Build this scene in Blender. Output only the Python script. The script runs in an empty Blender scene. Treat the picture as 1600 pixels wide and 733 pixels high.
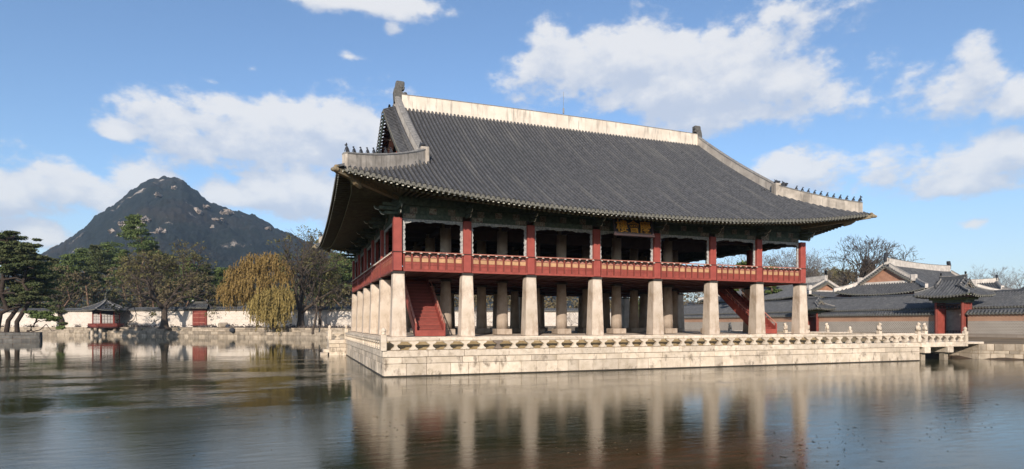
import bpy, math, random
import numpy as np
from mathutils import Vector, Matrix
random.seed(7); RNG = np.random.default_rng(7)
S = bpy.context.scene
COL = S.collection
rad = math.radians

# ------------------------------------------------------------------ camera
CAM = (-6.4, -38.96, 3.284); YAW = 0.354; F = 920.5; HY = 505.8
cd = bpy.data.cameras.new('camera'); co = bpy.data.objects.new('camera', cd); COL.objects.link(co)
cd.sensor_width = 36; cd.lens = 36*F/1600; cd.shift_y = (HY-366.5)/1600
cd.clip_start = .2; cd.clip_end = 9000
co.location = CAM; co.rotation_euler = (rad(90), 0, -YAW)
S.camera = co
S.render.resolution_x = 1024; S.render.resolution_y = 469
CY, SY = math.cos(YAW), math.sin(YAW)
def at(px, d, z=None):
    """point that the photograph shows at column px, d metres deep"""
    a = (px-800)/F
    x, y = CAM[0]+d*(a*CY+SY), CAM[1]+d*(-a*SY+CY)
    return (x, y) if z is None else (x, y, z)
def zat(py, d): return CAM[2]+(HY-py)/F*d

# ------------------------------------------------------------------ light
SUN = Vector((-1.08, -2.22, 1.01)).normalized()
SUN_EL = math.asin(SUN.z); SUN_ROT = math.atan2(SUN.x, SUN.y)
ld = bpy.data.lights.new('sun', 'SUN'); ld.energy = 5.0; ld.angle = rad(.5); ld.color = (1, .90, .785)
lo = bpy.data.objects.new('sun', ld); COL.objects.link(lo); lo.rotation_euler = SUN.to_track_quat('Z', 'Y').to_euler()
S.view_settings.view_transform = 'Standard'; S.view_settings.look = 'None'
S.view_settings.exposure = 0.2; S.view_settings.gamma = 1

class NT:
    def __init__(s, tree): s.t = tree; s.n = tree.nodes; s.l = tree.links
    def put(s, sock, v):
        if v is None: return
        if isinstance(v, bpy.types.NodeSocket): s.l.new(v, sock)
        else:
            try: sock.default_value = v
            except Exception: sock.default_value = (*v, 1)
    def add(s, typ, **kw):
        n = s.n.new(typ)
        for k, v in kw.items(): setattr(n, k, v)
        return n
    def m(s, op, a, b=None, c=None, clamp=False):
        n = s.add('ShaderNodeMath', operation=op); n.use_clamp = clamp
        for i, v in enumerate((a, b, c)):
            if v is not None: s.put(n.inputs[i], v)
        return n.outputs[0]
    def vm(s, op, a, b=None):
        n = s.add('ShaderNodeVectorMath', operation=op); s.put(n.inputs[0], a)
        if b is not None: s.put(n.inputs[1], b)
        return n.outputs[0]
    def noise(s, vec, scale, detail=4, rough=.55, dist=0):
        n = s.add('ShaderNodeTexNoise'); s.put(n.inputs['Vector'], vec)
        n.inputs['Scale'].default_value = scale; n.inputs['Detail'].default_value = detail
        n.inputs['Roughness'].default_value = rough; n.inputs['Distortion'].default_value = dist
        return n.outputs[0]
    def ramp(s, f, stops, interp='LINEAR'):
        n = s.add('ShaderNodeValToRGB'); s.put(n.inputs[0], f); cr = n.color_ramp; cr.interpolation = interp
        while len(cr.elements) < len(stops): cr.elements.new(.5)
        for e, (p, c) in zip(cr.elements, stops):
            e.position = p; e.color = (c, c, c, 1) if isinstance(c, (int, float)) else (*c, 1)
        return n.outputs[0]
    def mix(s, f, a, b, typ='MIX'):
        n = s.add('ShaderNodeMix', data_type='RGBA', blend_type=typ)
        s.put(n.inputs[0], f); s.put(n.inputs[6], a); s.put(n.inputs[7], b)
        return n.outputs[2]
    def mapr(s, v, a, b, c=0, d=1, smooth=False):
        n = s.add('ShaderNodeMapRange'); n.interpolation_type = 'SMOOTHSTEP' if smooth else 'LINEAR'
        for i, q in enumerate((v, a, b, c, d)): s.put(n.inputs[i], q)
        return n.outputs[0]

# ------------------------------------------------------------------ sky with clouds
W = bpy.data.worlds.new('World'); S.world = W; W.use_nodes = True
w = NT(W.node_tree); w.n.clear()
sky = w.add('ShaderNodeTexSky', sky_type='NISHITA'); sky.sun_disc = False
sky.sun_elevation = SUN_EL; sky.sun_rotation = SUN_ROT; sky.altitude = 50; sky.air_density = 1.0; sky.dust_density = .6; sky.ozone_density = 2.2
tc = w.add('ShaderNodeTexCoord'); sx = w.add('ShaderNodeSeparateXYZ'); w.l.new(tc.outputs['Generated'], sx.inputs[0])
X_, Y_, Z_ = sx.outputs
az = w.m('ARCTAN2', X_, Y_); el = w.m('ARCSINE', Z_)
# (column, row, half width, half height) of each cloud in the photograph, turned into azimuth and elevation
CLOUDS = [(430,225,190,58),(300,232,70,40),(540,212,85,55),(190,208,44,18),(115,303,118,40),(10,305,70,34),(225,284,70,34),(430,305,95,40),(345,302,50,30),(490,300,60,40),(55,365,52,22),
          (860,110,68,56),(1010,95,120,52),(1150,115,140,78),(1060,140,150,55),(1220,130,78,62),(1140,180,120,30),
          (1235,270,72,30),(1505,150,78,50),(1530,105,42,40),(1590,160,70,40),(1520,255,130,46),(1580,235,60,42),(1500,285,100,26),
          (1370,258,24,12),(1520,350,39,18),(550,0,120,20),(612,46,36,20),(545,88,39,17),(395,108,39,26),(258,153,34,18),(330,128,39,14)]
def cloud_field(el_in):
    acc = None
    for (px, py, rx, ry) in CLOUDS:
        da = math.atan((px-800)/F); a0 = YAW+da; e0 = math.atan((HY-py)/F*math.cos(da))
        ra = rx/F*math.cos(da)**2*1.16; re = ry/F*math.cos(da)*1.16
        u = w.m('MULTIPLY', w.m('SUBTRACT', az, a0), 1/ra)
        v = w.m('MULTIPLY', w.m('SUBTRACT', el_in, e0), 1/re)
        v = w.m('MAXIMUM', v, w.m('MULTIPLY', v, -1.25))
        amp = 1.0 if rx > 40 else .40
        g = w.m('SUBTRACT', amp+(.14 if rx > 40 else 0), w.m('SQRT', w.m('ADD', w.m('MULTIPLY', u, u), w.m('MULTIPLY', v, v))))
        acc = g if acc is None else w.m('MAXIMUM', acc, g)
    return acc
# beyond the frame the same kind of cloud goes on, scattered by noise
far = w.noise(w.vm('MULTIPLY', tc.outputs['Generated'], (1, 1, 2.2)), 2.6, 2, .5)
off = w.m('ABSOLUTE', w.m('SUBTRACT', az, YAW))
outside = w.mapr(off, .78, 1.0)
scatter = w.m('SUBTRACT', w.m('MULTIPLY', w.m('SUBTRACT', far, .56), 6), w.m('MULTIPLY', w.m('SUBTRACT', 1.0, outside), 4))
def density(vec, el_in):
    n = w.noise(w.vm('MULTIPLY', vec, (1, 1, 1.5)), 9, 9, .56)
    n2 = w.noise(w.vm('MULTIPLY', vec, (1, 1, 1.7)), 30, 6, .6)
    b = w.m('MAXIMUM', cloud_field(el_in), w.m('MAXIMUM', scatter, -1.5))
    k = w.m('ADD', w.m('MULTIPLY', w.m('SUBTRACT', n, .5), 2.7), w.m('MULTIPLY', w.m('SUBTRACT', n2, .5), 1.1))
    return w.m('ADD', b, k)
den = density(tc.outputs['Generated'], el)
up = w.vm('ADD', tc.outputs['Generated'], (-.012, 0, .03))
den2 = density(up, w.m('ADD', el, .03))
alpha = w.m('POWER', w.mapr(den, -.10, .52, 0, 1, True), 1.2)
shade = w.mapr(w.m('SUBTRACT', den, den2), -.55, .75, 0, 1, True)
ccol = w.mix(shade, (4.1, 4.5, 5.3), (6.2, 6.15, 6.15))
horiz = w.mapr(el, 0, .22, 1, 0, True)
skyc = w.mix(w.m('MULTIPLY', horiz, .5), w.mix(1, sky.outputs[0], (1.02, 1.10, 1.20), 'MULTIPLY'), (4.4, 5.0, 5.75))
fin = w.mix(w.m('MULTIPLY', alpha, .88), skyc, ccol)
bg = w.add('ShaderNodeBackground'); bg.inputs[1].default_value = .128; w.l.new(fin, bg.inputs[0])
wo = w.add('ShaderNodeOutputWorld'); w.l.new(bg.outputs[0], wo.inputs[0])
W.cycles.sampling_method = 'MANUAL'; W.cycles.sample_map_resolution = 512
S.cycles.max_bounces = 5; S.cycles.diffuse_bounces = 3; S.cycles.glossy_bounces = 3; S.cycles.transmission_bounces = 2; S.cycles.volume_bounces = 0
S.cycles.caustics_reflective = False; S.cycles.caustics_refractive = False

# ------------------------------------------------------------------ materials
MAT = {}
def mat(name, c, c2=None, scale=3, rough=.75, bump=0, bscale=None, rand=.12, streak=None, spec=.3, stretch=(1,1,1), lo=.35, hi=.65, extra=None):
    m = bpy.data.materials.new(name); m.use_nodes = True; t = NT(m.node_tree)
    p = t.n['Principled BSDF']; p.inputs['Roughness'].default_value = rough; p.inputs['Specular IOR Level'].default_value = spec
    o = t.add('ShaderNodeTexCoord').outputs['Object']
    v = t.vm('MULTIPLY', o, stretch)
    c2 = c2 or tuple(q*.7 for q in c)
    n = t.noise(v, scale, 6, .6)
    col = t.mix(t.mapr(n, lo, hi), c2, c)
    if rand:
        oi = t.add('ShaderNodeObjectInfo')
        k = t.mapr(oi.outputs['Random'], 0, 1, 1-rand, 1+rand*.6)
        col = t.mix(1, col, t.add('ShaderNodeCombineColor').outputs[0], 'MULTIPLY')
        cc = col.node.inputs[7].links[0].from_node
        for i in range(3): t.l.new(k, cc.inputs[i])
    if streak:
        sn = t.noise(t.vm('MULTIPLY', o, streak[1]), streak[2], 5, .65)
        col = t.mix(t.mapr(sn, streak[3], streak[4], 0, streak[5]), col, streak[0])
    if extra: col = extra(t, o, col, p)
    t.put(p.inputs['Base Color'], col)
    if bump:
        b = t.add('ShaderNodeBump'); b.inputs['Strength'].default_value = 1; b.inputs['Distance'].default_value = bump
        t.l.new(t.noise(o, bscale or scale*4, 6, .65), b.inputs['Height']); t.l.new(b.outputs[0], p.inputs['Normal'])
    MAT[name] = m; return m
mat('granite', (.70,.595,.475), (.54,.44,.33), 2.2, .8, .02, 12, .18, ((.14,.105,.075), (1,1,1), 2.6, .54, .70, .65))
mat('granite_wall', (.68,.57,.45), (.52,.425,.315), 1.8, .85, .03, 8, .24, ((.12,.09,.065), (1,1,.6), 1.9, .54, .68, .75))
mat('granite_weathered', (.25,.19,.145), (.18,.14,.11), 3, .85, .012, 14, .1)
mat('granite_bank', (.44,.365,.28), (.30,.245,.18), 1.0, .9, .03, 6, .36, ((.1,.08,.055), (1,1,.6), 1.1, .5, .7, .7))
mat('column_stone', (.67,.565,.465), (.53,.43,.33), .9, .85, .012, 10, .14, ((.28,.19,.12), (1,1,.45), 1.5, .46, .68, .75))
mat('granite_shaded', (.15,.14,.125), (.09,.085,.078), 1.5, .9, .03, 6, .3)  # island edge stone, with the shade of the pines put into its colour
mat('cap_tile', (.27,.25,.225), (.15,.142,.13), 4, .8, 0, None, .1)
mat('column_top', (.045,.04,.035))
mat('sand', (.40,.29,.15), (.30,.21,.10), 2, .95, .02, 12)
mat('leaf_litter', (.20,.12,.06), (.11,.075,.045), 1.4, .95, .05, 8, 0)
mat('ground', (.24,.17,.10), (.14,.10,.055), .35, .95, .05, 3, 0)
mat('mud', (.10,.065,.04), (.05,.035,.025), 1.1, .6, .05, 5, 0)
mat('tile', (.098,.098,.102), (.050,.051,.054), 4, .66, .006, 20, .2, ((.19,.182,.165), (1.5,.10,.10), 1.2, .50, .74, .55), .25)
mat('tile_far', (.105,.107,.112), (.06,.062,.066), 2, .65, .01, 6, .15, ((.15,.15,.14), (1,1,1), .5, .52, .75, .4), .35)
mat('wet_stone', (.06,.05,.038), (.035,.03,.024), 2, .5)
mat('tile_end', (.19,.18,.15), (.11,.105,.085), 6, .7, 0, None, .2)
mat('plaster', (.70,.62,.52), (.56,.48,.39), .8, .9, .006, 9, .06, ((.13,.11,.09), (1,1,.12), 3.0, .52, .70, .6))
mat('plaster_grey', (.56,.49,.41), (.34,.295,.245), 1.2, .9, .008, 9, .06, ((.07,.065,.06), (1,1,.12), 2.4, .48, .7, .8))
mat('plaster_pale', (.60,.54,.46), (.40,.35,.30), 1.0, .9, .008, 9, .06, ((.09,.08,.07), (1,1,.12), 2.4, .55, .75, .7))
mat('plaster_far', (.66,.60,.53), (.46,.41,.36), 1.5, .9, 0, None, .1)
mat('red_wood', (.32,.072,.052), (.235,.05,.038), 2.5, .6, .004, 20, .10, ((.10,.03,.022), (1,1,1), 3, .58, .78, .5))
mat('red_post', (.345,.076,.058), (.27,.056,.043), 2, .6, .004, 20, .06)
mat('deep_red_wood', (.23,.055,.04), (.16,.04,.03), 2, .7, 0, None, .1)
mat('core', (.10,.075,.055), None, 2, .95)
mat('channel_tile_shaded', (.040,.040,.042), (.022,.022,.024), 5, .8)  # darker than the cover tiles: groove shadow painted into the channels
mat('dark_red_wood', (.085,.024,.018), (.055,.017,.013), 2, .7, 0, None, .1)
mat('ochre_panel', (.55,.32,.17), (.42,.23,.12), 4, .7, 0, None, .15)
mat('rail_wood', (.50,.23,.17), (.34,.12,.09), 5, .6)
mat('pale_trim', (.52,.50,.46), (.20,.21,.22), 8, .7, .01, 18, .1)
mat('trim_paint', (.30,.34,.32), (.07,.095,.09), 9, .7, .01, 18, .1)
mat('green_paint', (.11,.14,.105), (.05,.07,.055), 5, .7, 0, None, .1, ((.20,.12,.07), (2.5,2.5,1), 3.2, .60, .72, .5))
mat('painted_end', (.30,.31,.25), (.13,.06,.05), 9, .7, 0, None, .2, ((.30,.26,.2), (1,1,.3), 8, .55, .65, .7))
mat('soffit', (.20,.165,.10), (.13,.11,.07), 2, .8, 0, None, 0)
mat('rafter', (.12,.115,.07), (.075,.07,.045), 3, .75, 0, None, .1)
mat('white_paint', (.72,.70,.62), (.55,.53,.46), 8, .7)
mat('rafter_end', (.60,.58,.48), (.30,.34,.26), 22, .7)
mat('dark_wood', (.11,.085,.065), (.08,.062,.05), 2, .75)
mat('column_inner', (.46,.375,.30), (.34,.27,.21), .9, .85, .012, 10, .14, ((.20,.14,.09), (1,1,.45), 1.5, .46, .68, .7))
mat('inner_column', (.70,.63,.53), (.55,.49,.41), 2, .8)
mat('board_black', (.018,.014,.013), (.03,.02,.018), 6, .6)
mat('board_frame', (.07,.035,.033), (.035,.035,.04), 9, .65)
mat('gold', (.72,.34,.05), (.50,.22,.03), 6, .45)
mat('figure_grey', (.13,.125,.115), (.07,.067,.062), 8, .85, .01, 20)
mat('figure_dark', (.05,.055,.065), (.03,.032,.038), 8, .8)
mat('dragon_wood', (.34,.24,.13), (.16,.15,.11), 6, .7)
mat('brick_gable', (.43,.225,.14), (.32,.165,.105), 2.2, .9)
mat('metal', (.3,.3,.3), None, 3, .5)
mat('paper_panel', (.78,.74,.68), (.66,.62,.56), 5, .9)
mat('dark_timber', (.045,.02,.016), (.025,.013,.011), 3, .8)
mat('green_rafter', (.16,.19,.07), (.07,.085,.04), 8, .8)
mat('bark', (.10,.075,.055), (.05,.038,.03), 3, .95, .03, 8, .1)
mat('pine_bark', (.26,.165,.11), (.13,.085,.06), 2, .95, .03, 8, .15)
mat('pine_bark_dark', (.055,.038,.028), (.03,.022,.018), 2, .95, .03, 8, .1)
def leafmat(name, a, b, sc=.25, sc2=1.6):
    def ex(t, o, col, p):
        n = t.noise(o, sc2, 3, .6)
        return t.mix(t.mapr(n, .4, .7, 0, .6), col, tuple(q*1.5 for q in a))
    return mat(name, a, b, sc, .7, 0, None, .12, None, .15, extra=ex)
leafmat('pine_needles', (.105,.135,.042), (.062,.090,.030))
leafmat('pine_needles_dark', (.070,.090,.034), (.085,.080,.036))
leafmat('pine_needles_olive', (.095,.095,.032), (.055,.062,.024))
leafmat('willow_leaves', (.24,.16,.055), (.185,.12,.042), .3)
leafmat('willow_leaves_pale', (.255,.19,.064), (.19,.14,.048), .4)
leafmat('oak_leaves', (.125,.108,.042), (.085,.085,.032))
leafmat('brown_leaves', (.145,.112,.060), (.095,.080,.045))
leafmat('shrub_leaves', (.10,.12,.035), (.06,.075,.025))
mat('twigs', (.13,.10,.085), (.085,.065,.055), 1, .9, 0, None, .1)
mat('twigs_grey', (.17,.145,.13), (.11,.09,.08), 1, .9, 0, None, .1)

def brickmat(name, c1, c2, mortar, bw, bh, msize, bump=.01):
    """small stones or bricks too far off to pick apart; U runs along the wall, V up (UV in metres)"""
    m = bpy.data.materials.new(name); m.use_nodes = True; t = NT(m.node_tree); p = t.n['Principled BSDF']
    p.inputs['Roughness'].default_value = .9; p.inputs['Specular IOR Level'].default_value = .2
    uv = t.add('ShaderNodeTexCoord').outputs['UV']
    b = t.add('ShaderNodeTexBrick'); t.l.new(uv, b.inputs['Vector'])
    for i, v in (('Color1', c1), ('Color2', c2), ('Mortar', mortar)): b.inputs[i].default_value = (*v, 1)
    for i, v in (('Scale', 1), ('Mortar Size', msize), ('Brick Width', bw), ('Row Height', bh), ('Mortar Smooth', .2)): b.inputs[i].default_value = v
    n = t.noise(uv, .35, 6, .65)
    col = t.mix(t.mapr(n, .4, .75, 0, .4), b.outputs[0], tuple(q*.55 for q in c1))
    t.put(p.inputs['Base Color'], col)
    bm_ = t.add('ShaderNodeBump'); bm_.inputs['Distance'].default_value = bump; bm_.invert = True
    t.l.new(b.outputs['Fac'], bm_.inputs['Height']); t.l.new(bm_.outputs[0], p.inputs['Normal'])
    MAT[name] = m
brickmat('white_masonry', (.66,.58,.49), (.56,.475,.39), (.72,.66,.59), .75, .42, .05)
brickmat('grey_brick', (.34,.30,.25), (.27,.24,.20), (.58,.51,.43), .30, .18, .035)
brickmat('orange_brick', (.52,.26,.15), (.43,.20,.12), (.54,.38,.27), .30, .10, .025)
brickmat('base_stone', (.40,.335,.27), (.31,.26,.21), (.2,.16,.12), 1.1, .32, .02)

# ------------------------------------------------------------------ mesh building
WL = {}          # world location of each object
def wloc(o): return WL.get(o.name, (0, 0, 0)) if o else (0, 0, 0)
class MB:
    def __init__(s): s.v = []; s.f = []; s.uv = None
    def base(s): return len(s.v)
    def box(s, c, size, rz=0, ch=0, taper=1.0, tilt=None):
        hx, hy, hz = size[0]/2, size[1]/2, size[2]/2
        b = s.base(); M = Matrix.Rotation(rz, 3, 'Z')
        if tilt is not None: M = M @ tilt
        pts = []
        for sz, k in ((-1, 1.0), (1, taper)):
            for sx_, sy_ in ((-1,-1),(1,-1),(1,1),(-1,1)): pts.append(Vector((sx_*hx*k, sy_*hy*k, sz*hz)))
        if not ch:
            s.v += [tuple(M @ p + Vector(c)) for p in pts]
            s.f += [tuple(b+i for i in q) for q in ((3,2,1,0),(4,5,6,7),(0,1,5,4),(1,2,6,5),(2,3,7,6),(3,0,4,7))]
        else:   # chamfered: each corner becomes three points
            idx = {}
            for i, p in enumerate(pts):
                for ax in range(3):
                    q = Vector(p)
                    for a2 in range(3):
                        if a2 != ax: q[a2] -= math.copysign(min(ch, abs(p[a2])*.45), p[a2])
                    idx[(i, ax)] = len(s.v); s.v.append(tuple(M @ q + Vector(c)))
            F6 = (((3,2,1,0),2),((4,5,6,7),2),((0,1,5,4),1),((1,2,6,5),0),((2,3,7,6),1),((3,0,4,7),0))
            for q, ax in F6: s.f.append(tuple(idx[(i, ax)] for i in q))
            E12 = (((0,1),2,1),((1,2),2,0),((2,3),2,1),((3,0),2,0),((4,5),1,2),((5,6),0,2),((6,7),1,2),((7,4),0,2),((0,4),1,0),((1,5),0,1),((2,6),1,0),((3,7),0,1))
            for (i, j), a, c_ in E12: s.f.append((idx[(i,a)], idx[(i,c_)], idx[(j,c_)], idx[(j,a)]))
            for i in range(8): s.f.append((idx[(i,0)], idx[(i,1)], idx[(i,2)]))
        return s
    def tube(s, path, r, n=6, cap=True, flat=1.0):
        path = [Vector(p) for p in path]; rr = r if isinstance(r, (list, tuple)) else [r]*len(path)
        b = s.base(); up0 = None
        for i, p in enumerate(path):
            d = (path[min(i+1, len(path)-1)]-path[max(i-1, 0)])
            d = d.normalized() if d.length > 1e-9 else Vector((0,0,1))
            ref = Vector((0,0,1)) if abs(d.z) < .9 else Vector((1,0,0))
            a = d.cross(ref).normalized(); c = a.cross(d)
            for k in range(n):
                t = 2*math.pi*(k+.5)/n
                s.v.append(tuple(p + a*(math.cos(t)*rr[i]) + c*(math.sin(t)*rr[i]*flat)))
        for i in range(len(path)-1):
            for k in range(n):
                q, w_ = b+i*n+k, b+i*n+(k+1) % n
                s.f.append((q, w_, w_+n, q+n))
        if cap:
            s.f.append(tuple(b+k for k in range(n))[::-1]); e = b+(len(path)-1)*n
            s.f.append(tuple(e+k for k in range(n)))
        return s
    def lathe(s, c, prof, n=10, sq=False, rz=0):
        b = s.base()
        for r, z in prof:
            for k in range(n):
                t = 2*math.pi*(k+.5)/n+rz
                s.v.append((c[0]+r*math.cos(t), c[1]+r*math.sin(t), c[2]+z))
        for i in range(len(prof)-1):
            for k in range(n):
                q, w_ = b+i*n+k, b+i*n+(k+1) % n
                s.f.append((q, w_, w_+n, q+n))
        s.f.append(tuple(b+k for k in range(n))[::-1]); e = b+(len(prof)-1)*n
        s.f.append(tuple(e+k for k in range(n)))
        return s
    def prism(s, poly, origin, ex, ez, ey, th, bev=0):
        """polygon (u, v) on axes ex, ez, extruded th along ey, centred"""
        o, ex, ez, ey = Vector(origin), Vector(ex), Vector(ez), Vector(ey)
        b = s.base(); n = len(poly)
        cu = sum(p[0] for p in poly)/n; cv = sum(p[1] for p in poly)/n
        for sg in (-1, 1):
            for u, v in poly: s.v.append(tuple(o+ex*u+ez*v+ey*(sg*(th/2-bev))))
        for k in range(n): s.f.append((b+k, b+(k+1) % n, b+n+(k+1) % n, b+n+k))
        if bev:
            for sg, st in ((-1, b), (1, b+n)):
                b2 = s.base()
                for u, v in poly: s.v.append(tuple(o+ex*(cu+(u-cu)*.86)+ez*(cv+(v-cv)*.9)+ey*(sg*th/2)))
                for k in range(n): s.f.append((st+k, st+(k+1) % n, b2+(k+1) % n, b2+k))
                s.f.append(tuple(b2+k for k in range(n)))
        else:
            s.f.append(tuple(b+k for k in range(n))[::-1]); s.f.append(tuple(b+n+k for k in range(n)))
        return s
    def ball(s, c, r, n=8, m=6, rot=None):
        r = (r, r, r) if isinstance(r, (int, float)) else r
        b = s.base(); M = rot or Matrix.Identity(3)
        for i in range(m+1):
            ph = math.pi*i/m
            for k in range(n):
                t = 2*math.pi*k/n
                s.v.append(tuple(Vector(c)+M @ Vector((r[0]*math.sin(ph)*math.cos(t), r[1]*math.sin(ph)*math.sin(t), r[2]*math.cos(ph)))))
        for i in range(m):
            for k in range(n):
                q, w_ = b+i*n+k, b+i*n+(k+1) % n
                s.f.append((q+n, w_+n, w_, q))
        return s
    def quad(s, *p):
        b = s.base(); s.v += [tuple(q) for q in p]; s.f.append(tuple(range(b, b+len(p)))); return s
    def build(s, name, mt, parent=None, smooth=False, **props):
        me = bpy.data.meshes.new(name); o3 = wloc(parent)
        v = np.asarray(s.v, dtype=np.float64)
        if len(v): v = v-np.asarray(o3)
        me.from_pydata(v.tolist() if len(v) else [], [], s.f)
        if s.uv is not None:
            l = me.uv_layers.new(name='uv'); l.data.foreach_set('uv', np.asarray(s.uv, dtype=np.float32).ravel())
        return link(me, name, mt, parent, smooth, **props)
def link(me, name, mt, parent=None, smooth=False, loc=None, rot=None, **props):
    if mt is not None and not me.materials: me.materials.append(MAT[mt])
    if smooth: me.polygons.foreach_set('use_smooth', [True]*len(me.polygons))
    o = bpy.data.objects.new(name, me); COL.objects.link(o)
    if parent: o.parent = parent
    pw = wloc(parent)
    if loc is not None: o.location = tuple(a-b for a, b in zip(loc, pw)); WL[o.name] = tuple(loc)
    else: WL[o.name] = pw
    if rot is not None: o.rotation_euler = rot
    for k, v in props.items(): o[k] = v
    return o
def thing(name, label, cat, loc, group=None):
    o = bpy.data.objects.new(name, None); COL.objects.link(o); o.location = loc; WL[o.name] = tuple(loc)
    o['label'] = label; o['category'] = cat
    if group: o['group'] = group
    return o
def tag(o, label, cat, group=None):
    o['label'] = label; o['category'] = cat
    if group: o['group'] = group
    return o
def numpy_mesh(name, verts, k):
    """verts (n*k,3) as separate k-gons"""
    me = bpy.data.meshes.new(name); n = len(verts)//k
    me.vertices.add(len(verts)); me.vertices.foreach_set('co', np.asarray(verts, dtype=np.float32).ravel())
    me.loops.add(len(verts)); me.loops.foreach_set('vertex_index', np.arange(len(verts), dtype=np.int32))
    me.polygons.add(n); me.polygons.foreach_set('loop_start', np.arange(0, len(verts), k, dtype=np.int32))
    me.update(calc_edges=True); return me
# ------------------------------------------------------------------ ground and water
def lerp(a, b, t): return tuple(x+(y-x)*t for x, y in zip(a, b))
bankN = [at(-150,188), at(-20,178), at(130,167), at(320,145), at(510,128), at(650,124), at(800,126)]
terrN = [at(-150,191), at(-20,181), at(130,170.5), at(320,148.6), at(510,131.5), at(650,127.5), at(800,129.5)]
east = [(52.0,70), (52.3,30), (52.7,3), (53.4,-2.5), (56.6,-6), (66,-16), (78,-42)]
rest = [(40,-50), (10,-41), (-8,-37.3), (-26,-35.5), (-60,-32), (-120,-10), (-150,90)]
P = bankN+east+rest; nP = len(P); nN = len(bankN)
ZB = 1.38
zt = [ZB]*nN+[1.42]*len(east)+[1.6]*len(rest)
def outward(i, d):
    a, b = Vector(P[i-1]), Vector(P[(i+1) % nP]); t = (b-a).normalized(); return (P[i][0]-t.y*d, P[i][1]+t.x*d)
g = MB(); L = []
def loop(pts): b = g.base(); g.v += pts; L.append(b)
loop([(x, y, -1.2) for x, y in P])
loop([(x, y, z) for (x, y), z in zip(P, zt)])
T = terrN+[outward(i, 4) for i in range(nN, nP)]
zu = [2.3]*nN+[1.42]*len(east)+[1.7]*len(rest)
loop([(x, y, z) for (x, y), z in zip(T, zt)])
loop([(x, y, z) for (x, y), z in zip(T, zu)])
M_ = [outward(i, 60) if i >= nN else (T[i][0]+(T[i][0]-30)*.0+0, T[i][1]+60) for i in range(nP)]
c0 = np.mean(np.array(P), axis=0)
loop([(c0[0]+(x-c0[0])*1.6, c0[1]+(y-c0[1])*1.6, z+.3) for (x, y), z in zip(T, zu)])
far_ring = []
for x, y in P:
    a = math.atan2(y-c0[1], x-c0[0]); far_ring.append((c0[0]+2500*math.cos(a), c0[1]+2500*math.sin(a), 4))
loop(far_ring)
for a, b in zip(L[:-1], L[1:]):
    for i in range(nP): j = (i+1) % nP; g.f.append((a+i, b+i, b+j, a+j))
g.f.append(tuple(L[0]+i for i in range(nP))[::-1])
gr = g.build('ground', 'ground', None, kind='structure')

wm = bpy.data.materials.new('pond_water'); wm.use_nodes = True; MAT['water'] = wm
t = NT(wm.node_tree); p = t.n['Principled BSDF']
o = t.add('ShaderNodeTexCoord').outputs['Object']; sxy = t.add('ShaderNodeSeparateXYZ'); t.l.new(o, sxy.inputs[0])
# open water with small waves along the platform and in the far left of the pond; the rest lies under a thin skin of ice
n1 = t.noise(o, .09, 4, .6); n2 = t.noise(t.vm('MULTIPLY', o, (1, 1, 1)), .6, 4, .6)
wob = t.m('ADD', t.m('MULTIPLY', t.m('SUBTRACT', n1, .5), 5.0), t.m('MULTIPLY', t.m('SUBTRACT', n2, .5), 1.2))
edge = t.m('ADD', t.m('ADD', sxy.outputs[1], t.m('MULTIPLY', sxy.outputs[0], -.05)), wob)
openA = t.mapr(edge, -13.4, -12.6)
leftm = t.mapr(t.m('ADD', t.m('SUBTRACT', sxy.outputs[1], t.m('MULTIPLY', sxy.outputs[0], .55)), t.m('MULTIPLY', wob, 1.5)), 0, 10)
east_calm = t.mapr(sxy.outputs[0], 30, 40)
openw = t.m('MULTIPLY', openA, t.m('SUBTRACT', 1.0, t.m('MULTIPLY', east_calm, .6)))
film = t.noise(t.vm('MULTIPLY', o, (.55, 1.2, 1)), .35, 7, .62, .6)
film2 = t.noise(t.vm('MULTIPLY', o, (.4, 1.3, 1)), 1.6, 5, .6, .8)
ice = t.m('SUBTRACT', 1.0, openw)
frost = t.m('MULTIPLY', t.m('MULTIPLY', t.m('ADD', t.mapr(film, .40, .72), t.mapr(film2, .50, .75, 0, .5)), ice), .075)
deep = t.mix(t.mapr(t.noise(o, .05, 3, .5), .35, .65), (.026, .030, .010), (.034, .033, .012))
t.put(p.inputs['Base Color'], t.mix(frost, deep, (.30, .33, .30)))
p.inputs['IOR'].default_value = 1.33; p.inputs['Specular IOR Level'].default_value = .5
t.put(p.inputs['Roughness'], t.m('ADD', .02, t.m('MULTIPLY', ice, t.mapr(film, .3, .7, .045, .10))))
rip = t.noise(t.vm('MULTIPLY', o, (1.0, 1.6, 1)), 2.6, 4, .6, .3)
rip2 = t.noise(t.vm('MULTIPLY', o, (.6, 1.4, 1)), .55, 3, .55, .2)
cr = t.noise(t.vm('MULTIPLY', o, (.55, 1.5, 1)), 2.2, 6, .7, .8)
patch = t.mapr(t.noise(t.vm('MULTIPLY', o, (.5, 1, 1)), .22, 4, .6), .42, .62, .15, 1, True)
calm = t.m('MULTIPLY', t.mapr(sxy.outputs[1], -2, 30, 1, .10), patch)
h = t.m('ADD', t.m('MULTIPLY', t.m('MULTIPLY', rip, t.m('MULTIPLY', openw, calm)), .024), t.m('ADD', t.m('MULTIPLY', rip2, .0045), t.m('MULTIPLY', t.m('MULTIPLY', cr, ice), .0045)))
b = t.add('ShaderNodeBump'); b.inputs['Strength'].default_value = 1; b.inputs['Distance'].default_value = 1
t.l.new(h, b.inputs['Height']); t.l.new(b.outputs[0], p.inputs['Normal'])
wb = MB(); wb.v = [(x, y, 0) for x, y in P]; wb.f = [tuple(range(nP))[::-1]]
wob_ = wb.build('pond_water', 'water', None, kind='structure')
if wob_.data.polygons[0].normal.z < 0: wob_.data.flip_normals()

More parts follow.
